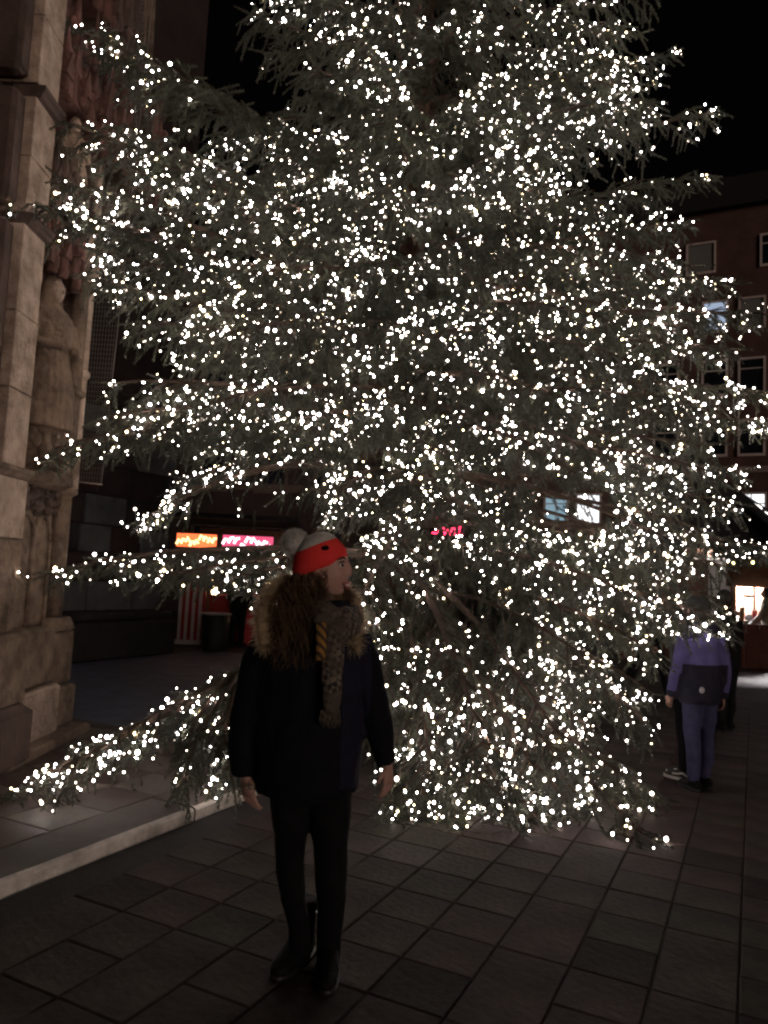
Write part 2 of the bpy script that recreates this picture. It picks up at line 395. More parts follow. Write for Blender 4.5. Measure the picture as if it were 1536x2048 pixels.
# asphalt of the lane beyond the platform, cold light tinted into its colour
g = MB(); g.add([uv(UE + .08, -9.4, -.008), uv(UE + .08, -3.3, -.008), uv(11.5, -3.3, -.008), uv(11.5, -9.4, -.008)], [(0, 1, 2, 3)])
tag(g.build('lane', M_asph), 'grey lane tinted for cold light between the platform and the church wall', None, None, 'structure')

# ------------------------------------------------------------------ church: side wall with stone courses
WV = -9.7
cw = thing('church_wall', uv(9, WV), 'dark church side wall of large stone blocks behind the tree', 'wall')
b = MB(); b.box(uv(4.4, WV - 3, 6.5), (6.0, 12.2, 13), (V, U, Z)); b.build('wall_core', M_wall, cw)
b = MB()
b.box(uv(4.45, WV + .12, .3), (12.2, .26, .60), (U, V, Z), bev=.02); b.box(uv(4.45, WV + .07, .68), (12.2, .16, .14), (U, V, Z), bev=.05)
b.build('plinth', M_stone[3], cw)
z_ = .77
for r_ in range(7):
    h = random.choice((.42, .5, .46)); u_ = 7.3 + random.random() * .5
    while u_ < 10.4:
        w = min(random.uniform(.6, 1.25), 10.5 - u_)
        b = MB(); pr = random.uniform(.03, .055)
        b.box(uv(u_ + w / 2, WV + pr / 2, z_ + h / 2), (w - .03, pr + .02, h - .03), (U, V, Z), bev=.015)
        b.build('stone_block', random.choices(M_stone, (3, 1.6, 3, 2))[0], cw); u_ += w
    z_ += h
dh = thing('dark_house', (-4, 27, 0), 'tall dark brown house standing unlit behind the market stalls', 'house')
b = MB(); b.box((-4.2, 30, 6.2), (11.5, 6, 12.4), bev=.02); b.build('wall', M_wall, dh)
for z_c, d_c in ((4.6, .16), (12.3, .3)):
    b = MB(); b.box((-4.2, 26.95 - d_c * .2, z_c), (11.6, d_c, .28)); b.build('cornice', M_sandd, dh)
for r_ in range(3):
    for i in range(5):
        x = -8.6 + i * 2.2; z = 2.2 + r_ * 3.2
        b = MB()
        for cx, cz, sx, sz in ((x - .55, z, .12, 1.9), (x + .55, z, .12, 1.9), (x, z + .95, 1.2, .12), (x, z - .95, 1.25, .14)): b.box((cx, 26.96, cz), (sx, .12, sz))
        wf = b.build('window', M_sandd, dh); b = MB(); b.box((x, 26.985, z), (1.0, .03, 1.8)); b.build('pane', M_glassd, wf)

# ------------------------------------------------------------------ church: portal pier with niche
X0 = -2.7
def yz(px, py): p = PX(px, py, X0); return p.y, p.z
pier = thing('portal_pier', (-2.85, 5.9, PZ), 'weathered sandstone portal pier with niche and slim shafts at the left edge', 'pier')
def pbox(name, m, x0, x1, y0, y1, z0, z1, bev=.012, parent=pier):
    b = MB(); b.box(((x0 + x1) / 2, (y0 + y1) / 2, (z0 + z1) / 2), (abs(x1 - x0), abs(y1 - y0), abs(z1 - z0)), bev=bev)
    return b.build(name, m, parent)
# core and portal reveal; the reveal's dark colour stands in for its shade
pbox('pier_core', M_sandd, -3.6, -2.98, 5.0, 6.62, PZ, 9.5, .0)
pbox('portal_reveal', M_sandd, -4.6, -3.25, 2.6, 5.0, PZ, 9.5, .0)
# base course: blocks stepped forward
pbox('base_block', M_sand, -3.0, -2.60, 4.7, 5.62, PZ, 1.02, .03)
pbox('base_block', M_sand, -3.0, -2.66, 5.63, 6.20, .56, 1.02, .03)
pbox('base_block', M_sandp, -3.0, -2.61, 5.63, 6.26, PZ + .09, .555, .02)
pbox('base_block', M_sand, -3.0, -2.69, 6.21, 6.66, .50, .98, .03)
pbox('base_block', M_sand, -3.0, -2.66, 6.27, 6.70, PZ + .09, .495, .02)
pbox('base_block', M_sandd, -2.98, -2.50, 5.05, 5.60, PZ, .52, .06)
pbox('base_step', M_sand, -3.0, -2.52, 5.3, 6.74, PZ, PZ + .085, .03)
b = MB(); b.loft([((-2.76, 6.43, .98), (.12, 0, 0), (0, .25, 0)), ((-2.78, 6.43, 1.08), (.10, 0, 0), (0, .20, 0))], 8); b.build('base_block', M_sand, pier)
for z0, z1 in ((1.03, 2.1), (2.24, 3.97), (4.1, 4.94), (5.08, 6.6), (6.61, 8.4)):
    pbox('shade_block', M_sandd, -3.3, -2.76, 5.0 if z0 > 2 else 4.64, 5.165 if z0 > 2 else 4.775, z0, z1, .03)  # dark blocks added so the pier's near face reads as unlit
# tall pale strip in stone lengths
zs = [(1.03, 1.70), (1.71, 2.14), (2.235, 2.78), (2.785, 3.34), (3.345, 3.99), (4.08, 4.5), (4.505, 4.96), (5.07, 5.6), (5.605, 6.3), (6.305, 7.2), (7.205, 8.4)]
for i, (a, c) in enumerate(zs):
    y0 = 4.78 if c < 2.2 else 5.17
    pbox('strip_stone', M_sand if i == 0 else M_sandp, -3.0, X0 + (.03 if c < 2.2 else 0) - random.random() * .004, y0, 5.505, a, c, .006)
def moulding(z0, z1, y0, y1, out, m=M_sand):
    b = MB(); h = z1 - z0
    prof = [(0, 0), (out * .45, h * .18), (out * .6, h * .45), (out, h * .62), (out, h * .9), (0, h)]
    A = [Vector((X0 + x, y0 - x * .3, z0 + z)) for x, z in prof] + [Vector((X0 - .2, y0, z1)), Vector((X0 - .2, y0, z0))]
    B = [Vector((X0 + x, y1 + x * .4, z0 + z)) for x, z in prof] + [Vector((X0 - .2, y1, z1)), Vector((X0 - .2, y1, z0))]
    b.rings([A, B], 0, True, False); return b.build('moulding', m, pier)
moulding(2.13, 2.235, 4.85, 5.52, .06); moulding(3.985, 4.085, 5.2, 5.52, .05, M_sandd); moulding(4.955, 5.07, 5.2, 5.515, .05, M_sandd)
# niche back, panel with blind tracery
pbox('niche_back', M_sandr, -3.02, -2.93, 5.5, 6.55, 2.2, 9.4, .0)
pbox('tracery_panel', M_sand, -2.99, -2.83, 5.62, 6.32, 1.0, 2.16, .01)
for y_ in (5.68, 6.28, 5.98):
    b = MB(); b.tube([(-2.82, y_, 1.02), (-2.82, y_, 1.72)], .022, 8); b.build('tracery_rib', M_sand, pier)
for y_ in (5.68, 5.98):
    b = MB(); pts = [(-2.82, y_ + .15 - .15 * math.cos(t), 1.72 + .2 * math.sin(t) ** .9) for t in [math.pi * k / 10 for k in range(11)]]
    b.tube(pts, .02, 8); b.build('tracery_rib', M_sand, pier)
for k in range(26):                                                     # leaf carving over the tracery
    pass
b = MB()
for k in range(46):
    c = Vector((-2.81 + random.uniform(-.02, .03), random.uniform(5.64, 6.3), random.uniform(1.95, 2.15)))
    b.ball(c, (random.uniform(.02, .035), random.uniform(.03, .06), random.uniform(.02, .05)), 8, 5)
b.build('leaf_carving', M_sandd, pier)
# statue console
b = MB()
b.loft([((-2.84, 5.98, 2.15), (.16, 0, 0), (0, .30, 0)), ((-2.80, 5.98, 2.19), (.2, 0, 0), (0, .36, 0)), ((-2.80, 5.98, 2.26), (.2, 0, 0), (0, .36, 0)),
        ((-2.84, 5.98, 2.28), (.15, 0, 0), (0, .27, 0)), ((-2.82, 5.98, 2.42), (.17, 0, 0), (0, .28, 0)), ((-2.80, 5.98, 2.60), (.19, 0, 0), (0, .30, 0))], 8)
for k in range(18):
    t = random.uniform(-1.3, 1.3); b.ball((-2.82 + .17 * math.cos(t), 5.98 + .28 * math.sin(t), random.uniform(2.3, 2.58)), (.05, .05, random.uniform(.04, .09)), 8, 5)
b.build('console', M_sand, pier)
# slim shafts with ring capitals
def shaft(y_, r, segs, x_=-2.80, m=M_sandp):
    b = MB()
    for a, c in segs: b.tube([(x_, y_, a), (x_, y_, c)], r, 14)
    b.build('shaft', m, pier)
    for a, c in segs:
        k = MB(); k.loft([((x_, y_, c - .005), (r * 1.05, 0, 0), (0, r * 1.05, 0)), ((x_, y_, c + .02), (r * 1.55, 0, 0), (0, r * 1.55, 0)), ((x_, y_, c + .05), (r * 1.55, 0, 0), (0, r * 1.55, 0)), ((x_, y_, c + .075), (r, 0, 0), (0, r, 0))], 14)
        k.build('ring_capital', m, pier)
shaft(6.42, .075, [(1.06, 2.13), (2.2, 3.0), (3.07, 4.2)], m=M_sand)
shaft(6.52, .04, [(2.2, 3.2), (3.27, 4.25), (4.32, 5.4), (5.47, 6.6)], -2.76)
shaft(5.57, .03, [(2.3, 3.9), (4.1, 4.9)], -2.86, M_sandd)
# carved finial on the shaft (the pale pointed shield shape)
b = MB(); b.loft([((-2.76, 6.44, 4.02), (.03, 0, 0), (0, .03, 0)), ((-2.74, 6.44, 4.16), (.10, 0, 0), (0, .15, 0)), ((-2.74, 6.44, 4.42), (.11, 0, 0), (0, .17, 0)), ((-2.76, 6.44, 4.5), (.09, 0, 0), (0, .15, 0))], 6)
b.build('corbel', M_sandp, pier)
# canopies: clusters of little gables and pinnacles
def canopy(cy, z0, h, w, x_=-2.82, m=M_sandr, n=7):
    b = MB()
    for k in range(n):
        t = (k / (n - 1) - .5); y_ = cy + t * w; hx = h * random.uniform(.55, 1.0); xx = x_ + .12 * (1 - abs(t) * 1.6) + random.uniform(-.02, .02)
        b.tube([(xx, y_, z0 + random.uniform(-.06, .08)), (xx, y_, z0 + hx * .6), (xx, y_, z0 + hx)], [.045, .04, .006], 6)
        for q in range(5): b.ball((xx + random.uniform(-.03, .05), y_ + random.uniform(-.05, .05), z0 + random.uniform(0, hx * .8)), (.04, .03, random.uniform(.03, .08)), 6, 4)
        b.add([(xx + .05, y_ - .07, z0 + hx * .25), (xx + .05, y_ + .07, z0 + hx * .25), (xx + .05, y_, z0 + hx * .6), (xx - .03, y_ - .07, z0 + hx * .25), (xx - .03, y_ + .07, z0 + hx * .25), (xx - .03, y_, z0 + hx * .6)],
              [(0, 1, 2), (4, 3, 5), (1, 0, 3, 4), (2, 1, 4, 5), (0, 2, 5, 3)])
    b.box((x_ - .05, cy, z0 + h * .2), (.25, w * .95, h * .34))
    return b.build('canopy', m, pier)
canopy(6.0, 3.92, .75, .62); canopy(6.05, 4.45, .5, .66, m=M_sandd)
canopy(6.1, 5.35, 1.1, .75); canopy(6.55, 5.2, 1.3, .55, -2.7); canopy(6.95, 5.1, 1.5, .5, -2.66, M_sandd); canopy(7.25, 5.3, 1.6, .45, -2.62); canopy(6.7, 6.3, 1.6, .9, -2.75, M_sandd); canopy(6.2, 6.4, 1.7, .7, -2.8, M_sandr)
for y_, z0, z1 in ((6.75, 5.9, 8.2), (7.1, 5.7, 8.0), (7.35, 6.0, 7.9)):
    b = MB(); b.tube([(-2.72, y_, z0), (-2.72, y_, z1 * .8), (-2.72, y_, z1)], [.09, .08, .03], 8); b.build('pinnacle', M_sand, pier)
pbox('upper_pier', M_sandd, -3.4, -2.86, 6.6, 7.6, 4.6, 9.4, .03)
# arch rib at the portal
b = MB(); pts = [Vector((-3.05, 5.02 - .55 * (1 - math.cos(t)) , 3.9 + 2.6 * math.sin(t))) for t in [math.pi / 2 * k / 12 for k in range(13)]]
b.tube([(-3.05, 5.02, 1.0)] + pts, .05, 8); b.build('arch_rib', M_sand, pier)

# statues in the niche
def statue(base, h, yaw, label, hood=True):
    st = thing('statue', base, label, 'statue')
    f = Vector((math.cos(yaw), math.sin(yaw), 0)); s_ = Vector((-f.y, f.x, 0)); B = Vector(base); k = h / 1.25
    b = MB()
    secs = [(0, .14, .19), (.12, .15, .2), (.4, .13, .18), (.66, .12, .17), (.82, .125, .19), (.95, .11, .19), (1.02, .06, .09), (1.06, .045, .05)]
    b.loft([(B + Z * (z * k), f * (a * k), s_ * (c * k)) for z, a, c in secs], 20)
    for q in range(11):                                                 # robe folds
        t = -1.5 + q * .3; r0 = f * math.cos(t) * .13 * k + s_ * math.sin(t) * .18 * k
        b.tube([B + r0 * 1.22 + Z * .02, B + r0 * 1.12 + Z * (.35 * k) + s_ * .01, B + r0 * .8 + Z * (.7 * k)], [.036 * k, .03 * k, .016 * k], 6)
    for sg in (-1, 1):
        b.tube([B + s_ * (.19 * sg * k) + Z * (.92 * k), B + s_ * (.23 * sg * k) + f * (.04 * k) + Z * (.68 * k), B + s_ * (.06 * sg * k) + f * (.2 * k) + Z * (.66 * k)], [.06 * k, .055 * k, .035 * k], 8)
    remeshed(b, 'robe', M_sand, st, .013, .006, 14, 1)
    hd = MB(); c = B + Z * (1.15 * k) + f * (.015 * k)
    hd.ball(c, (.075 * k, .062 * k, .095 * k), 14, 10, 0, (f, s_, Z)); hd.ball(c + f * (.075 * k) - Z * (.01 * k), (.02 * k, .014 * k, .022 * k), 6, 5, 0, (f, s_, Z))
    hd.build('head', M_sandp, st)
    if hood:
        hb = MB(); hb.loft([(B + Z * (.93 * k) - f * (.04 * k), f * (.1 * k), s_ * (.15 * k)), (B + Z * (1.08 * k) - f * (.035 * k), f * (.075 * k), s_ * (.1 * k)), (B + Z * (1.2 * k) - f * (.025 * k), f * (.07 * k), s_ * (.085 * k)), (B + Z * (1.27 * k) - f * (.01 * k), f * (.05 * k), s_ * (.05 * k))], 14)
        hb.build('veil', M_sand, st)
    return st
statue((-2.80, 5.93, 2.60), 1.27, -.35, 'veiled stone statue in long robe standing in the pier niche')
statue((-2.80, 6.05, 4.62), .72, -.6, 'smaller weathered stone statue higher up under carved canopies')

# bird net beside the pier
net = thing('wire_net', (-2.6, 6.72, 2.2), 'fine wire bird net hanging beside the portal pier', 'net')
y_ = 6.72
x0, x1 = P(157, 965, y_).x, P(203, 970, y_).x; zb = P(180, 965, y_).z; zt = 7.2; tp = .12
b = MB()
n_x, n_z = 9, 110
for i in range(n_x + 1):
    x = x0 + (x1 - x0) * i / n_x; b.box((x + tp / 2 * i / n_x, y_, (zb + zt) / 2), (.0032, .0032, zt - zb), (Vector((1, 0, -.0)), Vector((0, 1, 0)), Vector((tp * i / n_x / (zt - zb), 0, 1))))
for k in range(n_z):
    z = zb + (zt - zb) * k / n_z; b.box(((x0 + x1) / 2, y_ + .003, z), (x1 - x0 + tp * k / n_z * .8, .0026, .0026))
tag(b.build('mesh_wires', M_wire, net), kind='stuff')
b = MB(); b.tube([(x0, y_ - .01, zb), (x1 + .01, y_ - .01, zb - .015)], .008, 6); b.build('bottom_rail', M_sandp, net)
b = MB(); b.tube([(x1, y_ - .01, zb), (x1 + tp, y_ - .01, zt)], .006, 6); b.build('edge_rail', M_wire, net)

# slim pillar with a cold light strip
pp = G(149, 1304); pp = Vector((pp.x, pp.y, 0))
pl = thing('light_pillar', pp, 'slim black pillar with a cold blue light strip behind the church pier', 'pillar')
b = MB(); b.box(pp + Z * .6, (.13, .13, 1.2), bev=.01); b.box(pp + Z * 1.75, (.05, .1, 1.2)); b.build('post', M_dark, pl)
b = MB(); b.box(pp + Vector((-.05, -.03, 1.15)), (.035, .06, .36)); b.box(pp + Vector((.03, -.06, 1.55)), (.06, .03, .1)); b.build('light_strip', glow('cold_strip', (.55, .7, 1.0), 1.6), pl)

# ------------------------------------------------------------------ brick building across the square
UB = 39.07
bld = thing('brick_building', uv(UB, -4), 'red brick building with pale framed windows far behind the tree', 'building')
AX = (V, U, Z)
def bb(name, m, v0, v1, z0, z1, d0=0.0, d1=-.1, bev=0, parent=bld):
    b = MB(); b.box(uv(UB + (d0 + d1) / 2, (v0 + v1) / 2, (z0 + z1) / 2), (v1 - v0, abs(d1 - d0), z1 - z0), AX, bev=bev)
    o = b.build(name, m, bld)
    if parent is not bld: o.parent = parent
    return o
bb('wall', M_brick, -24, 9, 0, 20.6, 6.0, .0)
b = MB(); b.add([uv(UB - .5, -24.3, 20.6), uv(UB - .5, 9.3, 20.6), uv(UB + 4, 9.3, 24.5), uv(UB + 4, -24.3, 24.5), uv(UB + 8, -24.3, 20.6), uv(UB + 8, 9.3, 20.6)], [(0, 1, 2, 3), (3, 2, 5, 4), (0, 3, 4), (1, 5, 2), (0, 4, 5, 1)]); b.build('roof', M_roof, bld)
bb('cornice', M_neutral, -24, 9, 7.35, 7.65, 0, -.12); bb('cornice', M_neutral, -24, 9, 4.1, 4.35, 0, -.1)
M_litw = glow('lit_window_white', (.95, .97, 1.0), 1.5); M_litb = glow('lit_window_blue', (.62, .76, 1.0), .55); M_litp = glow('lit_window_pale', (.5, .75, .9), .45); M_blindlit = glow('lit_behind_blind', (1.0, .8, .8), .75)
cols = [3.8, 1.65, -.13, -1.77, -4.0, -5.7, -7.73, -9.42, -11.5, -13.2, -15.3, -17.0, -19.0, -20.8]
def window(v, z0, z1, w, kind):
    h = w / 2; t = .10
    f = MB()
    for c, s_ in (((v - h, (z0 + z1) / 2), (t, z1 - z0)), ((v + h, (z0 + z1) / 2), (t, z1 - z0)), ((v, z1), (w + t, t)), ((v, z0), (w + t, t * 1.3))):
        f.box(uv(UB - .05, c[0], c[1]), (s_[0], .14 if s_[0] < s_[1] else .15, s_[1]), AX)
    fo = f.build('window', M_frame, bld)
    p = MB(); m = M_glassd
    if kind == 'shutter':
        n = 14
        for i in range(n):
            zz = z0 + (z1 - z0) * (i + .5) / n; p.box(uv(UB - .03, v, zz), (w - t, .03, (z1 - z0) / n * .86), AX)
        p.build('shutter', M_shut, fo); return
    if kind == 'blind':
        p.box(uv(UB - .012, v, (z0 + z1) / 2), (w - t, .02, z1 - z0 - t), AX); p.build('pane', M_blindlit, fo)
        for i in range(7):
            s_ = MB(); zz = z1 - .1 - i * .235; s_.box(uv(UB - .04, v, zz), (w - t, .02, .12), AX); s_.build('slat', M_redp, fo)
        return
    m = {'dark': M_glassd, 'white': M_litw, 'blue': M_litb, 'pale': M_litp}[kind]
    p.box(uv(UB - .012, v, (z0 + z1) / 2), (w - t, .02, z1 - z0 - t), AX); p.build('pane', m, fo)
    q = MB(); q.box(uv(UB - .04, v, z0 + (z1 - z0) * .72), (w - t, .04, .05), AX)
    if kind in ('dark', 'pale', 'white') and w > 1.1: q.box(uv(UB - .038, v, (z0 + z1) / 2), (.05, .04, z1 - z0 - t), AX)
    q.build('glazing_bar', M_frame if kind != 'blue' else M_dark, fo)
special = {(-4.0, 0): 'blind', (-1.77, 0): 'blue', (-.13, 0): 'shutter', (-1.77, -1): 'shutter', (-2.45, -1): 'shutter'}
for c in cols:
    for row, (zt_, h) in enumerate(((15.95, 1.5), (12.93, 1.75), (9.92, 1.72))):
        k = special.get((c, row), 'shutter' if random.random() < .25 and c < -5 else 'dark')
        window(c, zt_ - h, zt_, 1.1, k)
    kk = {-.13: 'white', -9.42: 'pale', -7.73: 'white', 1.65: 'white'}.get(c, 'dark')
    window(c, 4.6, 6.35, 1.22, kk)
window(-2.45, 17.5, 19.05, 1.3, 'shutter'); window(.9, 17.5, 19.05, 1.3, 'dark')
for i in range(6):
    v0 = -23 + i * 5.2; bb('shopfront', M_dark, v0, v0 + 4.4, .3, 3.4, .02, -.04)
# red neon script on the shopfront
ns = thing('neon_sign', uv(UB - .3, -15.3, 4.4), 'red neon script sign on the far shopfront seen through the branches', 'sign')
b = MB(); M_neon = glow('neon_red', (1.0, .04, .11), 5.0)
def stroke(pts, v0, z0, s_, r): b.tube([uv(UB - .22, v0 + x * s_, z0 + y * s_) for x, y in pts], r, 8)
stroke([(.62, .95), (.3, 1.05), (.08, .85), (.3, .6), (.55, .4), (.4, .12), (.05, .15)], -16.45, 4.05, .9, .055)
stroke([(0, .5), (.1, .05), (.28, .4), (.45, .05), (.6, .5)], -15.72, 4.05, .9, .05)
stroke([(0, .5), (.03, .05), (.15, .02)], -15.06, 4.05, .9, .05); stroke([(0, .7), (.02, .72)], -15.06, 4.05, .9, .06)
stroke([(.1, .95), (.06, .1), (.2, .02), (.3, .1)], -14.82, 4.05, .9, .05); stroke([(-.08, .6), (.28, .62)], -14.8, 4.05, .9, .045)
b.build('neon_tube', M_neon, ns)
b = MB(); b.box(uv(UB - .13, -15.3, 4.42), (2.6, .08, 1.0), AX); b.build('backing', M_dark, ns)

# ------------------------------------------------------------------ market stalls
def sbox(b, o, ax, c, s, mi=0, bev=0): b.box(o + ax[0] * c[0] + ax[1] * c[1] + ax[2] * c[2], s, ax, mi, bev)
# right hut (timber front, glowing inside)
o_r = G(1462, 1330); o_r = Vector((o_r.x, o_r.y, 0)); ax_r = (Vector((1, -.12, 0)).normalized(), Vector((.12, 1, 0)).normalized(), Z)
hut = thing('market_hut', o_r, 'timber market hut glowing inside with a dark shingle roof at the right edge', 'market hut')
for i in range(13):
    b = MB(); sbox(b, o_r, ax_r, (.0 + .115 + i * .235, 0, .50), (.225, .04, .84), 0, .008); b.build('board', M_hutwood, hut)
b = MB(); sbox(b, o_r, ax_r, (1.5, -.10, .96), (3.2, .38, .06), 0, .01); b.build('counter', M_wood, hut)
b = MB()
for x in (.03, 3.03): sbox(b, o_r, ax_r, (x, .0, 1.2), (.1, .1, 2.4))
sbox(b, o_r, ax_r, (1.5, .02, 2.05), (3.2, .1, .66))
b.build('hut_frame', M_wood, hut)
b = MB(); sbox(b, o_r, ax_r, (1.5, 2.2, 1.2), (3.1, .06, 2.4)); b.build('back_wall', M_bright, hut)
for x in (0, 3.06):
    b = MB(); sbox(b, o_r, ax_r, (x, 1.1, 1.2), (.06, 2.2, 2.4)); b.build('side_wall', M_bright, hut)
for k in range(5):
    b = MB(); sbox(b, o_r, ax_r, (.05 + .02 * k, .35 + k * .36, 1.22 + .12 * (k % 2)), (.06, .2, .26), 0, .01); b.build('hanging_pack', [M_ochre, M_whitep, M_redp][k % 3], hut)
b = MB(); sbox(b, o_r, ax_r, (1.5, 1.05, -.0 + .06), (3.1, 2.2, .1)); b.build('hut_floor', M_dark, hut)
for r_ in range(9):
    for i in range(14):
        b = MB(); t = r_ / 9; xx = -.45 + i * .29 + (.14 if r_ % 2 else 0)
        sbox(b, o_r, (ax_r[0], Vector((ax_r[1].x, ax_r[1].y, .62)).normalized(), Vector((-ax_r[1].x * .62, -ax_r[1].y * .62, 1)).normalized()), (0, 0, 0), (.01, .01, .01)) if False else None
        ay = (ax_r[1] * 1 + Z * .62).normalized(); az = (Z - ax_r[1] * .62).normalized()
        c = o_r + ax_r[0] * xx + ax_r[1] * (-.55 + t * 1.75) + Z * (2.38 + t * 1.75 * .62)
        b.box(c, (.28, .24, .02), (ax_r[0], ay, az)); b.build('shingle', M_hutroof, hut)
b = MB(); ay = (ax_r[1] * -1 + Z * .62).normalized(); az = (Z + ax_r[1] * .62).normalized()
b.box(o_r + ax_r[0] * 1.5 + ax_r[1] * 1.95 + Z * 2.92, (4.0, 2.0, .03), (ax_r[0], ay, az))
ay2 = (ax_r[1] + Z * .62).normalized(); az2 = (Z - ax_r[1] * .62).normalized()
b.box(o_r + ax_r[0] * 1.5 + ax_r[1] * .33 + Z * 2.88, (4.0, 2.05, .02), (ax_r[0], ay2, az2)); b.build('roof_deck', M_roof, hut)
b = MB(); sbox(b, o_r, ax_r, (.55, .9, 2.15), (.5, .25, .06)); sbox(b, o_r, ax_r, (2.0, .9, 2.15), (.8, .25, .06)); b.build('ceiling_lamp', glow('stall_lamp', (1.0, .95, .96), 1500.0), hut)
for i, (z, m) in enumerate(((1.22, M_whitep), (1.52, M_whitep), (1.82, M_whitep))):
    b = MB(); sbox(b, o_r, ax_r, (1.5, 1.95, z), (2.8, .35, .03)); b.build('shelf', M_whitep, hut)
    for k in range(9):
        if i == 2 and k % 2: continue
        b = MB(); x = .2 + k * .32; hgt = random.uniform(.12, .2)
        b.loft([(o_r + ax_r[0] * x + ax_r[1] * 1.9 + Z * (z + .02), ax_r[0] * .07, ax_r[1] * .07), (o_r + ax_r[0] * x + ax_r[1] * 1.9 + Z * (z + hgt * .7), ax_r[0] * .08, ax_r[1] * .08), (o_r + ax_r[0] * x + ax_r[1] * 1.9 + Z * (z + hgt), ax_r[0] * .04, ax_r[1] * .04)], 10)
        if i == 0 and k < 3:
            tag(b.build('jar', [M_whitep, M_pale, M_ochre][k], None, o_r + ax_r[0] * x + ax_r[1] * 1.9 + Z * z), ['cream jar on the lower lit shelf inside the timber hut', 'pale green jar on the lower lit shelf inside the timber hut', 'ochre jar on the lower lit shelf inside the timber hut'][k], 'jar', 'jars on the hut shelves')
b = MB(); b.ball(o_r + ax_r[0] * 1.5 + ax_r[1] * -.75 + Z * 2.2, .09, 12, 8); b.build('ground_fill_lamp', glow('ground_fill_lamp', (1.0, .92, .9), 170.0), hut)  # unseen lamp added under the eave to brighten the ground ahead
for x, y, h, w, m in ((.06, -.16, .20, .10, M_whitep), (.19, -.10, .28, .08, M_ochre), (.30, -.18, .14, .12, M_bright), (.44, -.12, .24, .09, M_redp), (.80, -.14, .2, .14, M_whitep), (1.0, -.12, .26, .1, M_ochre)):
    b = MB(); sbox(b, o_r, ax_r, (x, y, .99 + h / 2), (w, .1, h), 0, .012); b.build('ware', m, hut)
b = MB(); sbox(b, o_r, ax_r, (.47, -.02, 1.36), (.035, .035, .74)); b.build('mullion', M_wood, hut)
b = MB(); sbox(b, o_r, ax_r, (.34, -.06, 1.52), (.24, .02, .05)); b.build('price_rail', mat('mauve_rail', (.10, .06, .10), .6, .1), hut)
for k in range(6):
    b = MB(); b.ball(o_r + ax_r[0] * (.1 + k * .14) + ax_r[1] * -.1 + Z * (1.66 - .03 * (k % 2)), .022, 8, 5); b.build('hut_bulb', glow('hut_bulb', (1.0, .9, .7), 9.0) if k == 0 else bpy.data.materials['hut_bulb'], hut)
# garland along the hut eave
gl = thing('garland', o_r + Z * 2.3, 'yellowish evergreen garland with bulbs along the hut eave', 'garland')
b = MB(); pts = [o_r + ax_r[0] * (-.4 + i * .1) + ax_r[1] * -.62 + Z * (2.28 - .1 * abs(math.sin(i * .45))) for i in range(40)]
for p in pts:
    for q in range(14):
        d = Vector((random.gauss(0, 1), random.gauss(0, 1), random.gauss(0, 1))).normalized(); w = d.orthogonal().normalized() * .012
        b.add([p + w, p - w, p + d * .12], [(0, 1, 2)])
tag(b.build('greenery', M_needle, gl), kind='stuff')
M_gbulb = glow('garland_bulb', (1.0, .85, .35), 6)
for p in pts[2::4]:
    k = MB(); k.ball(p + Vector((0, -.05, 0)), .035, 8, 5); k.build('bulb', M_gbulb, gl)
# dark neighbouring hut with a gable, partly behind the tree
o_g = G(1240, 1318); o_g = Vector((o_g.x, o_g.y, 0)); ax_g = (V, U, Z)
h2 = thing('market_hut', o_g, 'dark gabled market hut half hidden behind the right branches', 'market hut')
for i in range(12):
    b = MB(); sbox(b, o_g, ax_g, (.125 + i * .25, 0, .5), (.24, .05, .9), 0, .008); b.build('board', M_hutwood, h2)
b = MB(); sbox(b, o_g, ax_g, (1.5, 2.4, 1.3), (3.0, .08, 2.6)); sbox(b, o_g, ax_g, (0, 1.2, 1.3), (.08, 2.4, 2.6)); sbox(b, o_g, ax_g, (3.0, 1.2, 1.3), (.08, 2.4, 2.6)); b.build('hut_frame', M_wood, h2)
b = MB()
A = [o_g + V * x + U * -.5 + Z * z for x, z in ((-.6, 2.5), (1.5, 4.5), (3.6, 2.5), (1.5, 4.35))]; B_ = [p + U * 3.4 for p in A]
b.rings([A, B_], 0, True, False)
b.add([o_g + Z * 2.5, o_g + V * 3 + Z * 2.5, o_g + V * 1.5 + Z * 4.3, o_g + Z * 2.5 + U * .06, o_g + V * 3 + Z * 2.5 + U * .06, o_g + V * 1.5 + Z * 4.3 + U * .06], [(0, 1, 2), (4, 3, 5), (0, 2, 5, 3), (1, 0, 3, 4), (2, 1, 4, 5)]); b.build('roof', M_roof, h2)
b = MB(); sbox(b, o_g, ax_g, (1.5, 1.4, 2.35), (2.2, .3, .06)); b.build('ceiling_lamp', glow('hut_lamp', (1.0, .88, .78), 1.6), h2)
# string of icicle lights on a second eave at the right edge
gi = P(1500, 1008, 20.0); ic = thing('roof_garland', gi, 'bright white garland edging a roof at the right border', 'garland')
b = MB()
for i in range(60):
    p = P(1496, 1004, 20.0).lerp(P(1600, 1072, 19.0), i / 59); b.ball(p + Vector((random.uniform(-.05, .05), 0, random.uniform(-.1, .06))), random.uniform(.03, .07), 6, 4)
tag(b.build('garland_bulb', glow('icicle', (1.0, .95, .9), 3.0), ic), kind='stuff')
b = MB(); p0, p1 = P(1496, 1000, 20.2), P(1680, 1120, 18.6); b.add([p0, p1, p1 - Z * .12, p0 - Z * .12, p0 + Vector((.3, 2.5, 1)), p1 + Vector((.3, 2.5, 1))], [(0, 1, 2, 3), (0, 4, 5, 1)]); b.build('roof_edge', M_roof, ic)

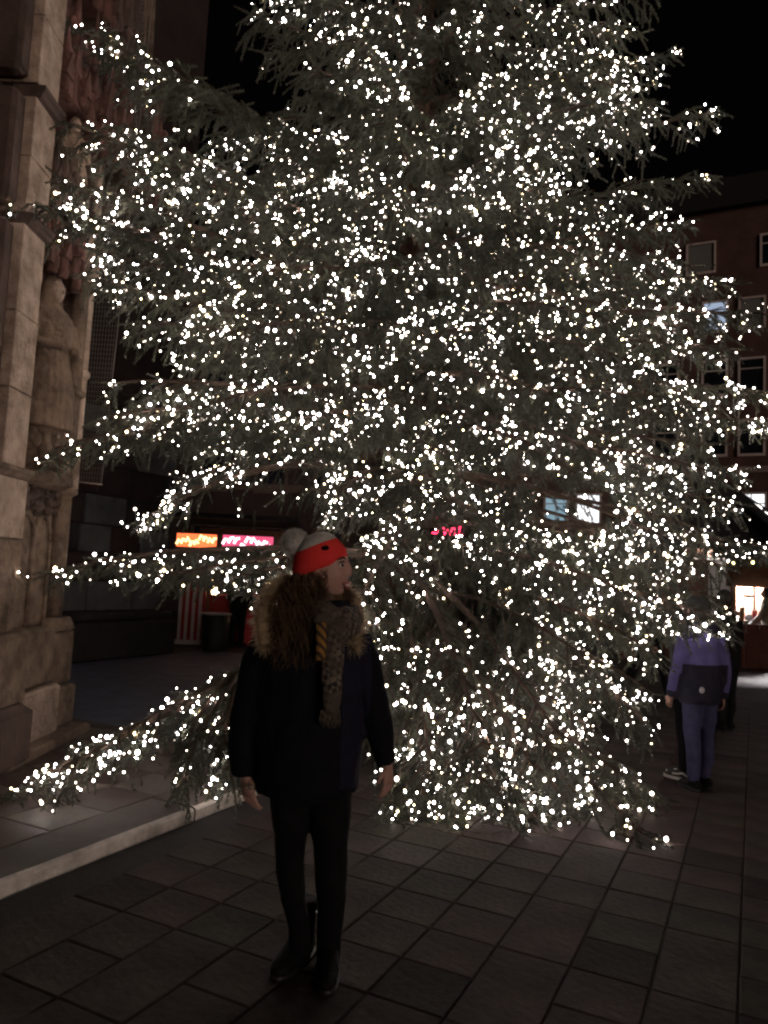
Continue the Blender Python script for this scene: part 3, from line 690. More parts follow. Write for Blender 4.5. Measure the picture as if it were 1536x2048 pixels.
# left stall with striped side, lit signs
o_l = G(352, 1288); o_l = Vector((o_l.x, o_l.y, 0)); dl = o_l.y; pxm = dl / FPX
ax_l = (Vector((1, .05, 0)).normalized(), Vector((-.05, 1, 0)).normalized(), Z)
stl = thing('market_stall', o_l, 'market stall with red and white striped side and lit signs left of the woman', 'market stall')
for i in range(8):
    b = MB(); w = 52 * pxm / 8; sbox(b, o_l, ax_l, (w * (i + .5), 0, .68), (w - .004, .03, 1.25), 0, .004); b.build('plank', M_redp if i % 2 else M_whitep, stl)
for c_, d_, nm, m in (((.28, .0, .05), (.62, .06, .09), 'skirting', M_whitep), ((.02, .02, 1.25), (.06, .06, 2.5), 'post', M_dark), ((2.1, .02, 1.25), (.06, .06, 2.5), 'post', M_dark), ((1.05, 1.9, 1.25), (2.2, .06, 2.5), 'back_wall', M_wood)):
    b = MB(); sbox(b, o_l, ax_l, c_, d_); b.build(nm, m, stl)
b = MB(); sbox(b, o_l, ax_l, (1.05, .8, 2.62), (2.5, 2.4, .1)); b.build('roof', M_roof, stl)
b = MB(); sbox(b, o_l, ax_l, (1.35, .35, 1.0), (1.5, .6, .05)); sbox(b, o_l, ax_l, (1.35, .1, .5), (1.5, .05, .95)); b.build('counter', M_redp, stl)
b = MB(); sbox(b, o_l, ax_l, (.66, .2, 1.32), (.14, .05, .06)); sbox(b, o_l, ax_l, (.66, .2, 1.08), (.11, .06, .22), 0, .02); b.build('counter_lamp', glow('amber_lamp', (1.0, .70, .36), 12.0), stl)
b = MB(); sbox(b, o_l, ax_l, (1.7, .16, 1.30), (.42, .05, .05)); b.build('counter_lamp', glow('amber_tube', (1.0, .74, .36), 10.0), stl)
b = MB(); sbox(b, o_l, ax_l, (1.62, .12, .92), (.40, .04, .56)); b.build('lit_panel', glow('red_panel', (1.0, .06, .05), 1.2), stl)
def sign(px0, px1, py0, py1, label, base_m, stroke_m, seed):
    c = P((px0 + px1) / 2, (py0 + py1) / 2, dl - .3); s_ = thing('light_sign', c, label, 'sign')
    w, h = (px1 - px0) * pxm, (py1 - py0) * pxm
    b = MB(); b.box(c + Vector((0, .06, 0)), (w + .06, .08, h + .06), bev=.01); b.build('sign_box', M_dark, s_)
    b = MB(); b.box(c + Vector((0, .012, 0)), (w, .02, h)); b.build('sign_face', base_m, s_)
    rn = random.Random(seed); b = MB()
    for k in range(9):
        x = -w / 2 + w * (k + .5) / 9; z = rn.uniform(-h * .25, h * .25)
        b.tube([c + Vector((x - w * .05, -.01, z - h * .2)), c + Vector((x, -.012, z + h * .15)), c + Vector((x + w * .06, -.01, z + h * rn.uniform(-.2, .2)))], h * .1, 6)
    b.build('sign_lettering', stroke_m, s_)
sign(354, 432, 1068, 1094, 'orange and red backlit sign on the striped stall', glow('sign_orange', (1.0, .16, .05), 2.0), glow('sign_yellow', (1.0, .68, .28), 3.0), 3)
sign(446, 545, 1072, 1100, 'pink and white lit sign left of the woolly hat', glow('sign_pink', (1.0, .12, .25), 1.0), glow('sign_white', (1.0, .78, .85), 3.2), 5)
p = P(522, 1137, dl - .2); b = MB(); b.loft([(p - Z * .07, (.05, 0, 0), (0, .05, 0)), (p, (.085, 0, 0), (0, .085, 0)), (p + Z * .07, (.04, 0, 0), (0, .04, 0))], 8)
tag(b.build('lantern', glow('lantern_red', (1.0, .1, .04), 1.3), None, p), 'small orange red lantern glowing beside the stall sign', 'lantern')
# bin in front of the stall
pb = G(428, 1300); bn = thing('litter_bin', (pb.x, pb.y, 0), 'dark round litter bin in front of the striped stall', 'bin')
b = MB(); b.loft([((pb.x, pb.y, 0), (.24, 0, 0), (0, .24, 0)), ((pb.x, pb.y, .05), (.255, 0, 0), (0, .255, 0)), ((pb.x, pb.y, .68), (.275, 0, 0), (0, .275, 0))], 20); b.build('barrel', M_dark, bn)
b = MB(); ring = [(pb.x + .28 * math.cos(t), pb.y + .28 * math.sin(t), .69) for t in [2 * math.pi * k / 20 for k in range(21)]]; b.tube(ring, .018, 6); b.build('rim', mat('bin_rim', (.3, .29, .27), .4, .1), bn)
# white board standing in for a lit patch of ground by the stall
pw = G(503, 1262); b = MB(); b.box((pw.x, pw.y, .22), (.26, .05, .44), (Vector((1, 0, 0)), Vector((0, .97, .2)), Vector((-.06, -.2, .97))), bev=.008)
tag(b.build('lit_ground_board', mat('lit_ground_white', (.7, .68, .66), .6, .1), None, (pw.x, pw.y, 0)), 'small white board standing in for lit ground beside the red stall counter', 'board')

# ------------------------------------------------------------------ the big tree
T0 = Vector((.17, 7.6, 0))
tree = thing('spruce_tree', T0, 'huge spruce Christmas tree filling the square, covered in white lights', 'tree')
b = MB(); pts = []; rad = []
for i in range(40):
    z = i * .4 - .1; pts.append(T0 + Vector((.03 * math.sin(z * 1.3), .03 * math.cos(z), z))); rad.append(.23 * (1 - z / 17.0) + .012 * math.sin(z * 5) + (.05 if z < .3 else 0))
b.tube(pts, rad, 22)
for k in range(len(b.v)):
    q = Vector(b.v[k]); n3 = noise.fractal(Vector((q.x * 14, q.y * 14, q.z * 3)), .9, 2, 4); c = T0 + Z * q.z; d = (q - c); d.z = 0
    b.v[k] = tuple(q + d * (.14 * n3))
b.build('trunk', M_bark, tree)

def shoot_template(nn, seed):
    r = np.random.default_rng(seed); tris = []
    # stem: thin three sided spike
    for a in range(3):
        t0, t1 = a * 2.094, (a + 1) * 2.094
        tris.append([(math.cos(t0) * .02, math.sin(t0) * .02, 0), (math.cos(t1) * .02, math.sin(t1) * .02, 0), (0, 0, .96)])
    for k in range(nn):
        z = (k + .5) / nn * .98; an = k * 2.39996 + r.uniform(-.3, .3); w = r.uniform(.034, .050)
        d = np.array([math.cos(an), math.sin(an), 0]); sd_ = np.array([-math.sin(an), math.cos(an), 0])
        ln = r.uniform(.13, .19) * (1.0 - .35 * z)
        p = np.array([0, 0, z - .06]); tip = p + d * ln * .80 + np.array([0, 0, ln * .9])
        tris.append([tuple(p - sd_ * w), tuple(p + sd_ * w * .9), tuple(tip)])
    return np.array(tris, dtype=np.float64)          # (T,3,3), length 1 along z
TEMPL = [shoot_template(26, s) for s in range(4)]
TLITE = [shoot_template(15, s + 9) for s in range(2)]

def norm(a): return a / np.maximum(np.linalg.norm(a, axis=-1, keepdims=True), 1e-9)
bulbs = []            # (position, size) along each cable
cables = []
UNLIT = [(470, 170, 150, 105, .93), (800, 260, 120, 60, .6), (960, 1250, 60, 80, .35), (560, 120, 90, 90, .9), (1010, 1010, 60, 60, .5), (640, 200, 90, 70, .8)]
def lit_chance(p):
    x, y = proj(p); c = 1.0
    for cx, cy, rx, ry, k in UNLIT:
        if ((x - cx) / rx) ** 2 + ((y - cy) / ry) ** 2 < 1: c = min(c, 1 - k)
    n3 = noise.noise(Vector(p) * 1.3 + Vector((5, 1, 2)))
    return c * min(1, max(.35, .95 + n3 * 1.3))
n_tri = 0
GAPS = [(903, 1057, 70, 34), (1112, 1030, 52, 56), (1178, 1020, 52, 56), (1490, 1205, 36, 50), (1010, 960, 110, 26), (440, 1083, 125, 22), (420, 1235, 95, 62), (560, 960, 90, 34), (450, 1010, 95, 40), (240, 960, 60, 40)]
def in_gap(p):
    x, y = proj(p); return any(((x - a) / c) ** 2 + ((y - b_) / d) ** 2 < 1 for a, b_, c, d in GAPS)
def branch(z0, tip, arch=.25, dens=1.0, lmax=.62, lights=13.0, start=.12, hang=.5, lite=False, r0=None, full=False, via=None, gaps=True):
    """one limb: wood, side twigs and needle shoots; returns nothing, adds objects"""
    global n_tri
    P0 = np.array([T0.x, T0.y, z0]); P2 = np.array(tip, float)
    L = float(np.linalg.norm(P2 - P0)); mid = P0 * .45 + P2 * .55; mid[2] = max(mid[2], mid[2] + arch * L * .5)
    if via is not None: mid = np.array(via, float)
    t = np.linspace(0, 1, 15)[:, None]
    path = (1 - t) ** 2 * P0 + 2 * t * (1 - t) * mid + t ** 2 * P2
    wob = np.cumsum(rng.normal(0, .012, (15, 3)), 0); wob[:, 2] *= .6; path = path + wob * np.linspace(0, 1, 15)[:, None]
    path[:, 2] = np.maximum(path[:, 2], .06)
    tan = norm(np.gradient(path, axis=0)); zup = np.array([0, 0, 1.0])
    side = norm(np.cross(tan, zup)); up = np.cross(side, tan)
    r0 = r0 or .012 + .011 * L
    wood = MB(); wood.tube([Vector(p) for p in path], [r0 * (1 - .82 * k / 14) for k in range(15)], 6)
    sb, sdn, sl = [], [], []                                     # shoots: base, direction, length
    nlat = max(4, int(L * (1 - start) / .125 * dens))
    for k in range(nlat):
        s_ = start + (1 - start) * (k + .5) / nlat
        fi = s_ * 14; i0 = min(13, int(fi)); f = fi - i0
        pb_ = path[i0] * (1 - f) + path[i0 + 1] * f; tb, sdv, ub = tan[i0], side[i0], up[i0]
        for sg in (-1, 1):
            if rng.random() < .12: continue
            ll = (lmax * (1 - s_) ** .65 * min(1.25, L / 2.4) + .13) * rng.uniform(.7, 1.15)
            if full: ll = lmax * rng.uniform(.6, 1.1)
            elif s_ < .3: ll *= .7 + s_
            dr = norm(tb * rng.uniform(.55, .95) + sdv * sg * rng.uniform(.6, 1.0) - zup * rng.uniform(.05, hang))
            e = pb_ + dr * ll - zup * (ll * ll * .35 * hang * 2); m_ = pb_ + dr * ll * .55
            e[2] = max(e[2], .03); m_[2] = max(m_[2], .04)
            if not (gaps and in_gap(m_)): wood.tube([Vector(pb_), Vector(m_), Vector(e)], [r0 * .32, .005, .003], 3)
            n = max(2, int(ll / .085))
            for q in range(n):
                w = (q + .6) / n; bp_ = pb_ * (1 - w) ** 2 + 2 * w * (1 - w) * m_ + w * w * e
                for sg2 in (-1, 1):
                    if rng.random() < .25: continue
                    d2 = norm(dr * rng.uniform(.35, .8) + np.cross(dr, zup) * sg2 * rng.uniform(.3, .8) - zup * rng.uniform(.15, 1.5) * (hang + .35))
                    sb.append(bp_); sdn.append(d2); sl.append(rng.uniform(.13, .24))
            for q in range(max(1, int(ll / .15))):
                w = q / max(1, int(ll / .15)); sb.append(pb_ * (1 - w) + e * w); sdn.append(norm(e - pb_)); sl.append(rng.uniform(.17, .23))
    for s_ in np.linspace(.35, 1, max(4, int(L / .16))):
        i0 = min(14, int(s_ * 14)); sb.append(path[i0]); sdn.append(norm(tan[i0] + rng.normal(0, .25, 3))); sl.append(.2)
    sb, sdn, sl = np.array(sb), np.array(sdn), np.array(sl)
    if gaps:                                                      # boughs part here and there and the square shows through
        q = sb + sdn * sl[:, None] * .5 - np.array(CAM); dz = q @ np.array(FWD); qx = 768 + FPX * (q @ np.array(RGT)) / dz; qy = 1024 - FPX * (q @ np.array(UPV)) / dz
        keep = np.ones(len(sb), bool)
        for cx, cy, rx, ry in GAPS: keep &= ((qx - cx) / rx) ** 2 + ((qy - cy) / ry) ** 2 > 1
        keep |= rng.random(len(sb)) < .04
        if keep.sum() > 12: sb, sdn, sl = sb[keep], sdn[keep], sl[keep]
    # needles
    X = norm(np.cross(sdn, norm(rng.normal(0, 1, sdn.shape)))); Y = np.cross(sdn, X)
    tp_ = TLITE if lite else TEMPL; ch = rng.integers(0, len(tp_), len(sb)); allv = []
    for c in range(len(tp_)):
        k = ch == c
        if not k.any(): continue
        tt = tp_[c].reshape(-1, 3); R = np.stack([X[k], Y[k], sdn[k]], 1)            # rows
        vv = np.einsum('pj,njk->npk', tt, R) * sl[k][:, None, None] + sb[k][:, None, :]
        allv.append(vv.reshape(-1, 3))
    vv = np.concatenate(allv); vv[:, 2] = np.maximum(vv[:, 2], .004)
    bo = wood.build('branch', M_twig, tree)
    me = bpy.data.meshes.new('foliage'); nt = len(vv) // 3
    me.vertices.add(len(vv)); me.vertices.foreach_set('co', (vv - np.array(T0)).astype(np.float32).ravel())
    me.loops.add(len(vv)); me.loops.foreach_set('vertex_index', np.arange(len(vv), dtype=np.int32))
    me.polygons.add(nt); me.polygons.foreach_set('loop_start', np.arange(0, len(vv), 3, dtype=np.int32)); me.polygons.foreach_set('loop_total', np.full(nt, 3, dtype=np.int32))
    me.materials.append(M_needle); me.update(calc_edges=True)
    fo = link('foliage', me, bo); tag(fo, kind='stuff'); n_tri += nt
    # bulbs wound along the limb and its twigs
    nb = int(L * lights * (0.3 if lite else 1))
    if nb:
        rad_ = norm(np.array([tip[0] - T0.x, tip[1] - T0.y, .0])); got = []
        dist = np.linalg.norm((sb - P0)[:, :2], axis=1) / max(L, .1)
        pr = np.clip(dist, .1, 1) ** 1.5; pr /= pr.sum()
        for i in rng.choice(len(sb), nb, p=pr):
            p = sb[i] + sdn[i] * sl[i] * rng.uniform(.1, .8) + rad_ * rng.uniform(0, .04) + zup * rng.uniform(.005, .045) + rng.normal(0, .012, 3)
            p[2] = max(p[2], .025)
            if rng.random() < lit_chance(p): got.append(p)
        # a few clustered where the cable doubles back
        for p in list(got):
            if rng.random() < .36:
                got.append(p + rng.normal(0, .028, 3) + zup * .01); got[-1][2] = max(got[-1][2], .02)
        got.sort(key=lambda p: float(np.dot(p - P0, P2 - P0)))
        bulbs.extend(got); cables.append(got)

# limbs that stand out against the background, by where their tips reach
SIG = [((205, 95, 5.8), 5.45, .08, .6), ((250, 255, 5.8), 4.75, .1, .6), ((240, 335, 5.7), 4.45, .12, .6), ((175, 430, 5.5), 3.95, .15, .65), ((205, 505, 5.6), 3.75, .15, .65), ((255, 630, 5.7), 3.4, .2, .7), ((245, 765, 5.7), 3.1, .22, .7), ((190, 830, 5.55), 3.0, .25, .6), ((330, 330, 5.6), 4.5, .12, .6),
       ((130, 42, 5.75), 5.35, .10, .5), ((80, 215, 5.5), 4.75, .12, .45), ((330, 150, 5.9), 5.3, .1, .5), ((12, 405, 5.15), 3.95, .15, .5), ((120, 360, 5.5), 4.1, .15, .55), ((205, 560, 5.7), 3.5, .2, .6), ((95, 890, 5.4), 3.1, .25, .55), ((235, 880, 5.6), 2.9, .3, .6),
       ((300, 1040, 6.0), 2.75, .35, .8), ((345, 1000, 5.9), 2.6, .3, .7), ((120, 1128, 5.5), 1.75, .16, .35), ((335, 1150, 5.4), 1.8, .1, .45), ((450, 1165, 5.3), 1.78, .1, .45),
       ((1405, 215, 7.2), 5.75, .02, .5), ((1412, 342, 7.2), 5.1, .06, .5), ((1330, 100, 7.0), 6.4, .02, .5), ((1350, 440, 7.0), 4.7, .1, .6), ((1462, 562, 6.9), 4.5, .08, .5), ((1512, 618, 6.7), 4.1, .1, .55), ((1440, 690, 6.4), 3.9, .12, .6), ((1540, 775, 6.8), 3.45, .12, .6), ((1535, 850, 7.0), 3.2, .12, .6), ((1410, 890, 6.3), 3.0, .15, .6), ((1450, 1010, 6.6), 2.55, .16, .7), ((1340, 985, 6.3), 2.8, .2, .7),
       ((1400, 1262, 5.85), 1.75, .15, .6), ((1445, 1235, 5.9), 1.8, .15, .6), ((1360, 1120, 5.8), 2.2, .2, .7), ((1440, 1130, 6.2), 2.1, .2, .7), ((1290, 1200, 5.6), 1.9, .2, .7), ((1330, 1290, 5.7), 1.55, .2, .7), ((1400, 1060, 6.2), 2.4, .2, .7), ((1260, 1080, 5.6), 2.4, .2, .7), ((1480, 930, 6.8), 2.8, .12, .6), ((1200, 1330, 5.5), 1.5, .2, .7), ((1380, 800, 6.3), 3.4, .15, .7), ((1400, 640, 6.5), 4.1, .12, .6), ((1340, 520, 6.8), 4.5, .1, .6),
       ((1540, 1112, 6.8), 2.1, .15, .6), ((1448, 1200, 6.6), 1.9, .16, .7), ((1442, 1250, 6.3), 1.75, .2, .7), ((1370, 1240, 6.0), 1.8, .2, .7), ((1260, 1400, 5.8), 1.25, .22, .7), ((1190, 1460, 5.6), 1.1, .2, .7)]
for (px, py, Y), z0, ar, hg in SIG:
    branch(z0, P(px, py, Y), ar, 1.0, .55, 27.0, .14, hg)
# low limbs resting near the paving
q = G(45, 1560, .2); branch(1.25, (q.x, q.y, .2), .10, .9, .36, 34, .25, .5); q = G(110, 1545, .25); branch(1.2, (q.x, q.y, .22), .08, .8, .3, 30, .3, .5)
for (px, py), zt, z0, lm in (((1290, 1672), .05, .95, .3), ((1330, 1600), .07, .85, .3), ((1250, 1560), .3, .9, .45), ((800, 1622), .07, .95, .35), ((1060, 1635), .05, .85, .45), ((935, 1612), .05, .85, .45), ((1170, 1600), .12, .9, .45), ((860, 1560), .25, 1.1, .5), ((1010, 1580), .2, .95, .5), ((1120, 1520), .4, 1.1, .55)):
    q = G(px, py, zt); branch(z0, (q.x, q.y, zt), .16, 1.0, lm, 16, .18, .45)
for (px, py, Y), z0, lm, hg, fu in (((222, 1475, 5.0), 1.1, .14, .9, False), ((380, 1440, 5.2), 1.2, .22, 1.0, False)):
    branch(z0, P(px, py, Y), .12, .9, lm, 6, .55 if fu else .3, hg, full=fu)
for tp_, va, lm in (((402, 1585, 4.72), (430, 1235, 4.8), .24), ((440, 1545, 4.8), (460, 1240, 4.9), .22), ((372, 1500, 4.85), (400, 1270, 4.9), .22), ((430, 1490, 4.6), (455, 1250, 4.7), .22)):
    branch(1.15, P(*tp_), 0, .95, lm, 5, .35, 1.3, full=True, via=P(*va))
for (px, py), zt, z0, lm in (((830, 1600), .12, 1.3, .4), ((900, 1590), .15, 1.3, .42), ((980, 1600), .12, 1.3, .42), ((1050, 1590), .15, 1.35, .42), ((1110, 1585), .15, 1.3, .4), ((950, 1560), .3, 1.55, .45), ((1080, 1550), .3, 1.55, .45), ((1180, 1520), .3, 1.5, .42), ((850, 1530), .35, 1.6, .42), ((1000, 1500), .5, 1.8, .45), ((1130, 1480), .5, 1.8, .45)):
    q = G(px, py, zt); branch(z0, (q.x, q.y, zt), .2, 1.0, lm, 17, .12, .9, full=True)

# the rest of the crown, whorl after whorl
def reach(z, phi):
    r = np.interp(z, [.4, 1.2, 2.2, 4, 5.5, 7.5, 10, 12], [2.7, 2.75, 2.95, 2.75, 2.5, 2.2, 1.75, 1.2])
    sx = math.sin(phi)
    if sx > 0: r += sx * np.interp(z, [.4, 1.5, 2, 3.5, 5, 7.5, 12], [-.5, -.2, .25, .2, .1, .45, .2])
    else: r -= -sx * np.interp(z, [.4, 2, 4, 6, 7.5, 12], [.2, .1, .15, .35, .3, 0])
    return float(r)
for k in range(34):
    z = 1.7 + 4.6 * (k + .5) / 34; ph = ((k * .618) % 1 - .5) * 1.9; r2 = rng.uniform(.75, 1.75)
    branch(z, (T0.x + r2 * math.sin(ph), T0.y - r2 * math.cos(ph), z - .28 * r2), .2, 1.15, .5, 30, .06, .85)
n_fill = 0; z = .55; ang = .4
while z < 11.6:
    ang += 2.39996 + rng.uniform(-.25, .25); phi = (ang + math.pi) % (2 * math.pi) - math.pi     # 0 faces the camera, + to the right
    z += .042 if z < 7.5 else .062
    back = abs(phi) > 1.95
    if back and rng.random() < .80: continue
    if z < 2.75 and -2.6 < phi < -.28: continue                                       # the open lower left side
    if z < 1.0 and abs(phi) < 1.2 and rng.random() < .4: continue
    r = reach(z, phi) * rng.uniform(.74, 1.02)
    dr = rng.uniform(.20, .42) if z < 2 else rng.uniform(.10, .34) if z < 5 else rng.uniform(-.02, .22)
    tz = max(.1, z - dr * r); tip = (T0.x + r * math.sin(phi), T0.y - r * math.cos(phi), tz)
    if tip[0] < -2.45: tip = (-2.45 + rng.uniform(0, .15), tip[1], tip[2])
    if abs(phi) < 1.5 and rng.random() < .30:                                         # short limb filling in front of the trunk
        r2 = r * rng.uniform(.4, .65); ph2 = phi * .8 + rng.uniform(-.5, .5)
        branch(z + .02, (T0.x + r2 * math.sin(ph2), T0.y - r2 * math.cos(ph2), max(.15, z - .25 * r2)), .2, 1.1, .5, 24, .08, .7); n_fill += 1
    branch(z, tip, rng.uniform(.12, .3), 1.0, .58, 26.0, .1, .85 if z < 5 else .7, lite=back)
    n_fill += 1
print('branches', sum(o.name.startswith('branch') for o in bpy.data.objects), 'needle tris', n_tri, 'bulbs', len(bulbs))

# ------------------------------------------------------------------ string lights
sl_ = thing('string_lights', T0, 'warm white string lights wound through every branch of the big spruce', 'string lights')
def ico():
    g_ = (1 + 5 ** .5) / 2; v = [(-1, g_, 0), (1, g_, 0), (-1, -g_, 0), (1, -g_, 0), (0, -1, g_), (0, 1, g_), (0, -1, -g_), (0, 1, -g_), (g_, 0, -1), (g_, 0, 1), (-g_, 0, -1), (-g_, 0, 1)]
    v = np.array(v) / np.linalg.norm(v[0])
    f = np.array([(0, 11, 5), (0, 5, 1), (0, 1, 7), (0, 7, 10), (0, 10, 11), (1, 5, 9), (5, 11, 4), (11, 10, 2), (10, 7, 6), (7, 1, 8), (3, 9, 4), (3, 4, 2), (3, 2, 6), (3, 6, 8), (3, 8, 9), (4, 9, 5), (2, 4, 11), (6, 2, 10), (8, 6, 7), (9, 8, 1)])
    return v, f
IV, IF = ico()
bl = np.array(bulbs); dc = np.linalg.norm(bl - np.array(CAM), axis=1)
order = np.argsort(dc)
def inframe(p):
    x, y = proj(p); return -10 < x < 1546 and -10 < y < 2058
near = [i for i in order if inframe(bl[i])][:295]; near_s = set(int(i) for i in near)
kind_ = rng.choice(5, len(bl), p=[.42, .20, .08, .12, .18]); size_ = rng.choice([.0066, .0088, .0120, .0185], len(bl), p=[.35, .31, .24, .10])
bm_ = []
for k in range(5):
    m_ = MB(); m_.add([Vector(p) for p in IV * np.array([1, 1, 1.25])], [tuple(f) for f in IF], 0, True); bm_.append(m_.build('bulb', M_bulb[k], mesh_only=True))
for i in near:
    o = link('bulb', bm_[kind_[i]], sl_, Vector(bl[i]) - T0); s_ = float(size_[i]) * .95; o.scale = (s_, s_, s_ * 1.0)
OV = IV; OF = IF
rest = np.array([i for i in range(len(bl)) if i not in near_s])
vv = (OV[None] * size_[rest][:, None, None] + bl[rest][:, None, :] - np.array(T0)).reshape(-1, 3)
ff = (OF[None] + (np.arange(len(rest)) * 12)[:, None, None]).reshape(-1, 3)
me = bpy.data.meshes.new('small_bulb'); me.from_pydata(vv.tolist(), [], ff.tolist())
for m in M_bulb: me.materials.append(m)
me.polygons.foreach_set('material_index', np.repeat(kind_[rest], 20).astype(np.int32)); me.polygons.foreach_set('use_smooth', [True] * len(me.polygons)); me.update()
tag(link('small_bulb', me, sl_), kind='stuff')
cb = MB()
for got in cables:
    for a, c in zip(got[:-1], got[1:]):
        a, c = Vector(a), Vector(c)
        if (a - c).length > .5: continue
        cb.tube([a - Z * .012, (a + c) / 2 - Z * (.012 + .12 * (a - c).length), c - Z * .012], .0022, 3, caps=False)
tag(cb.build('cable', M_cable, sl_), kind='stuff')

# ------------------------------------------------------------------ people
def hand(mb, wrist, dirn, back, side, k=1.0, curl=.5):
    """palm, four unequal bent fingers and a thumb leaving the side of the palm"""
    d, n, s_ = Vector(dirn).normalized(), Vector(back).normalized(), Vector(side).normalized(); w = Vector(wrist)
    mb.loft([(w - d * .02 * k, s_ * .026 * k, n * .02 * k), (w + d * .02 * k, s_ * .032 * k, n * .018 * k), (w + d * .06 * k, s_ * .041 * k, n * .016 * k), (w + d * .09 * k, s_ * .040 * k, n * .013 * k)], 12)
    for i, (o, ln) in enumerate(((.03, .070), (.0105, .080), (-.0105, .074), (-.031, .058))):
        b_ = w + d * .08 * k + s_ * o * k; c = curl
        d1 = (d - n * c * .5).normalized(); d2 = (d - n * c * 1.3).normalized(); d3 = (d - n * c * 2.4).normalized()
        p1 = b_ + d1 * ln * .5 * k; p2 = p1 + d2 * ln * .3 * k; p3 = p2 + d3 * ln * .24 * k
        mb.tube([b_ - d * .012 * k, b_, p1, p2, p3], [.0095 * k, .0092 * k, .0088 * k, .008 * k, .0055 * k], 8)
    t0 = w + d * .025 * k + s_ * .03 * k; t1 = t0 + (s_ * .7 + d * .8 - n * .3).normalized() * .04 * k; t2 = t1 + (d * 1.0 + s_ * .15 - n * .35).normalized() * .03 * k
    mb.tube([t0 - s_ * .014 * k, t0, t1, t2], [.013 * k, .012 * k, .0105 * k, .007 * k], 8)

def face_fn(t, ph):
    az = (t + math.pi) % (2 * math.pi) - math.pi; el = ph
    def gs(a0, e0, sa, se): return math.exp(-((az - a0) / sa) ** 2 - ((el - e0) / se) ** 2)
    k = 1.0
    k += .135 * gs(0, -.10, .13, .17) + .09 * gs(0, .08, .09, .2) + .06 * gs(0, -.2, .2, .09)      # nose
    for sg in (-1, 1):
        k -= .075 * gs(.36 * sg, .10, .16, .1); k += .03 * gs(.34 * sg, .28, .25, .08); k += .035 * gs(.6 * sg, -.18, .25, .2)
        k += .10 * gs(1.62 * sg, .02, .10, .2)                                                     # ears
    k += .045 * gs(0, -.47, .24, .06) + .05 * gs(0, -.60, .24, .06) - .03 * gs(0, -.535, .3, .035) + .08 * gs(0, -.86, .3, .14)
    k -= .05 * gs(0, -.70, .3, .05)
    if el < -.3 and abs(az) > .5: k -= .10 * min(1, (abs(az) - .5)) * min(1, (-.3 - el) * 2)
    return k

def head(mb, c, f, up, k=1.0, nu=44, nv=34):
    f = Vector(f).normalized(); s_ = Vector(up).cross(f).normalized(); u_ = f.cross(s_)
    mb.ball(c, (.098 * k, .077 * k, .118 * k), nu, nv, 0, (f, s_, u_), face_fn)
    return f, s_, u_

# ---- the woman
WY = 2.95
wb = G(625, 1966); woman = thing('person', (wb.x, wb.y, 0), 'woman in coral and grey bobble hat, long black coat and checked scarf', 'person')
def W(px, py, dy=0.0): return P(px, py, WY + dy)
def sec(l, r, py, bd, dy=0.0, pyr=None):
    a, c = W(l, py, dy), W(r, pyr if pyr is not None else py, dy); return ((a + c) / 2, (c - a) / 2, Vector((0, bd, 0)))
# body: one continuous figure under the clothes
b = MB()
hc = W(650, 1139, 0); hf = Vector((.93, -.34, .10)); hu = Vector((-.13, 0, 1))
b.loft([sec(622, 668, 1250, .06), sec(626, 664, 1215, .052), sec(632, 664, 1190, .05), sec(634, 664, 1170, .05)], 14)
b.loft([sec(560, 690, 1560, .10), sec(560, 690, 1480, .11), sec(570, 690, 1380, .10), sec(545, 712, 1290, .09), sec(600, 672, 1245, .06)], 18)
legL = [(583, 1575), (580, 1640), (580, 1700), (581, 1745), (588, 1800), (598, 1850), (601, 1925)]; legR = [(660, 1575), (660, 1640), (661, 1700), (662, 1750), (661, 1810), (659, 1870), (655, 1960)]
for lg in (legL, legR): b.tube([W(x, y, .02 + .12 * max(0, (y - 1640) / 300)) for x, y in lg], [.075, .068, .052, .048, .046, .034, .032], 12)
b.tube([W(545, 1285), W(508, 1410), W(492, 1548)], [.05, .042, .028], 10); b.tube([W(712, 1290), W(748, 1410), W(775, 1527)], [.05, .042, .028], 10)
hd_m = MB(); head(hd_m, hc, hf, hu, 1.0, 56, 44)
hand(hd_m, W(491, 1550, -.02), W(498, 1595, -.04) - W(491, 1550, -.02), (-.6, -.8, 0), (.8, -.6, 0), .88, .6)
hand(hd_m, W(776, 1528, .0), W(776, 1570, -.02) - W(776, 1528, .0), (.8, -.5, 0), (-.5, -.8, 0), .82, .5)
remeshed(b, 'body', M_skin, woman, .012, smooth=2, extra=hd_m)
f_, s_, u_ = hf.normalized(), None, None; s_ = hu.cross(f_).normalized(); u_ = f_.cross(s_)
for sg in (-1, 1):
    e = hc + f_ * .0845 + s_ * (.033 * sg) + u_ * .012
    k = MB(); k.ball(e, .0098, 12, 8, 0); k.build('eye', M_white, woman)
    k = MB(); k.ball(e + f_ * .0045 + s_ * .002 * sg, .0072, 8, 6); k.build('iris', M_black, woman)
    k = MB(); k.tube([e + u_ * .012 + f_ * .008 - s_ * (.016 * sg), e + u_ * .0145 + f_ * .011, e + u_ * .009 + f_ * .004 + s_ * (.018 * sg)], .003, 6); k.build('eyelash', M_hair2, woman)
    k = MB(); k.tube([e + u_ * .026 + f_ * .013 - s_ * (.018 * sg), e + u_ * .031 + f_ * .013, e + u_ * .024 + f_ * .002 + s_ * (.024 * sg)], .0034, 6); k.build('eyebrow', M_hair2, woman)
mc = hc + f_ * .098 - u_ * .062
k = MB(); k.tube([mc + s_ * .026 - f_ * .012 + u_ * .006, mc + s_ * .010 + u_ * .004, mc - s_ * .010 + u_ * .004, mc - s_ * .026 - f_ * .012 + u_ * .006], [.002, .0055, .0055, .002], 8)
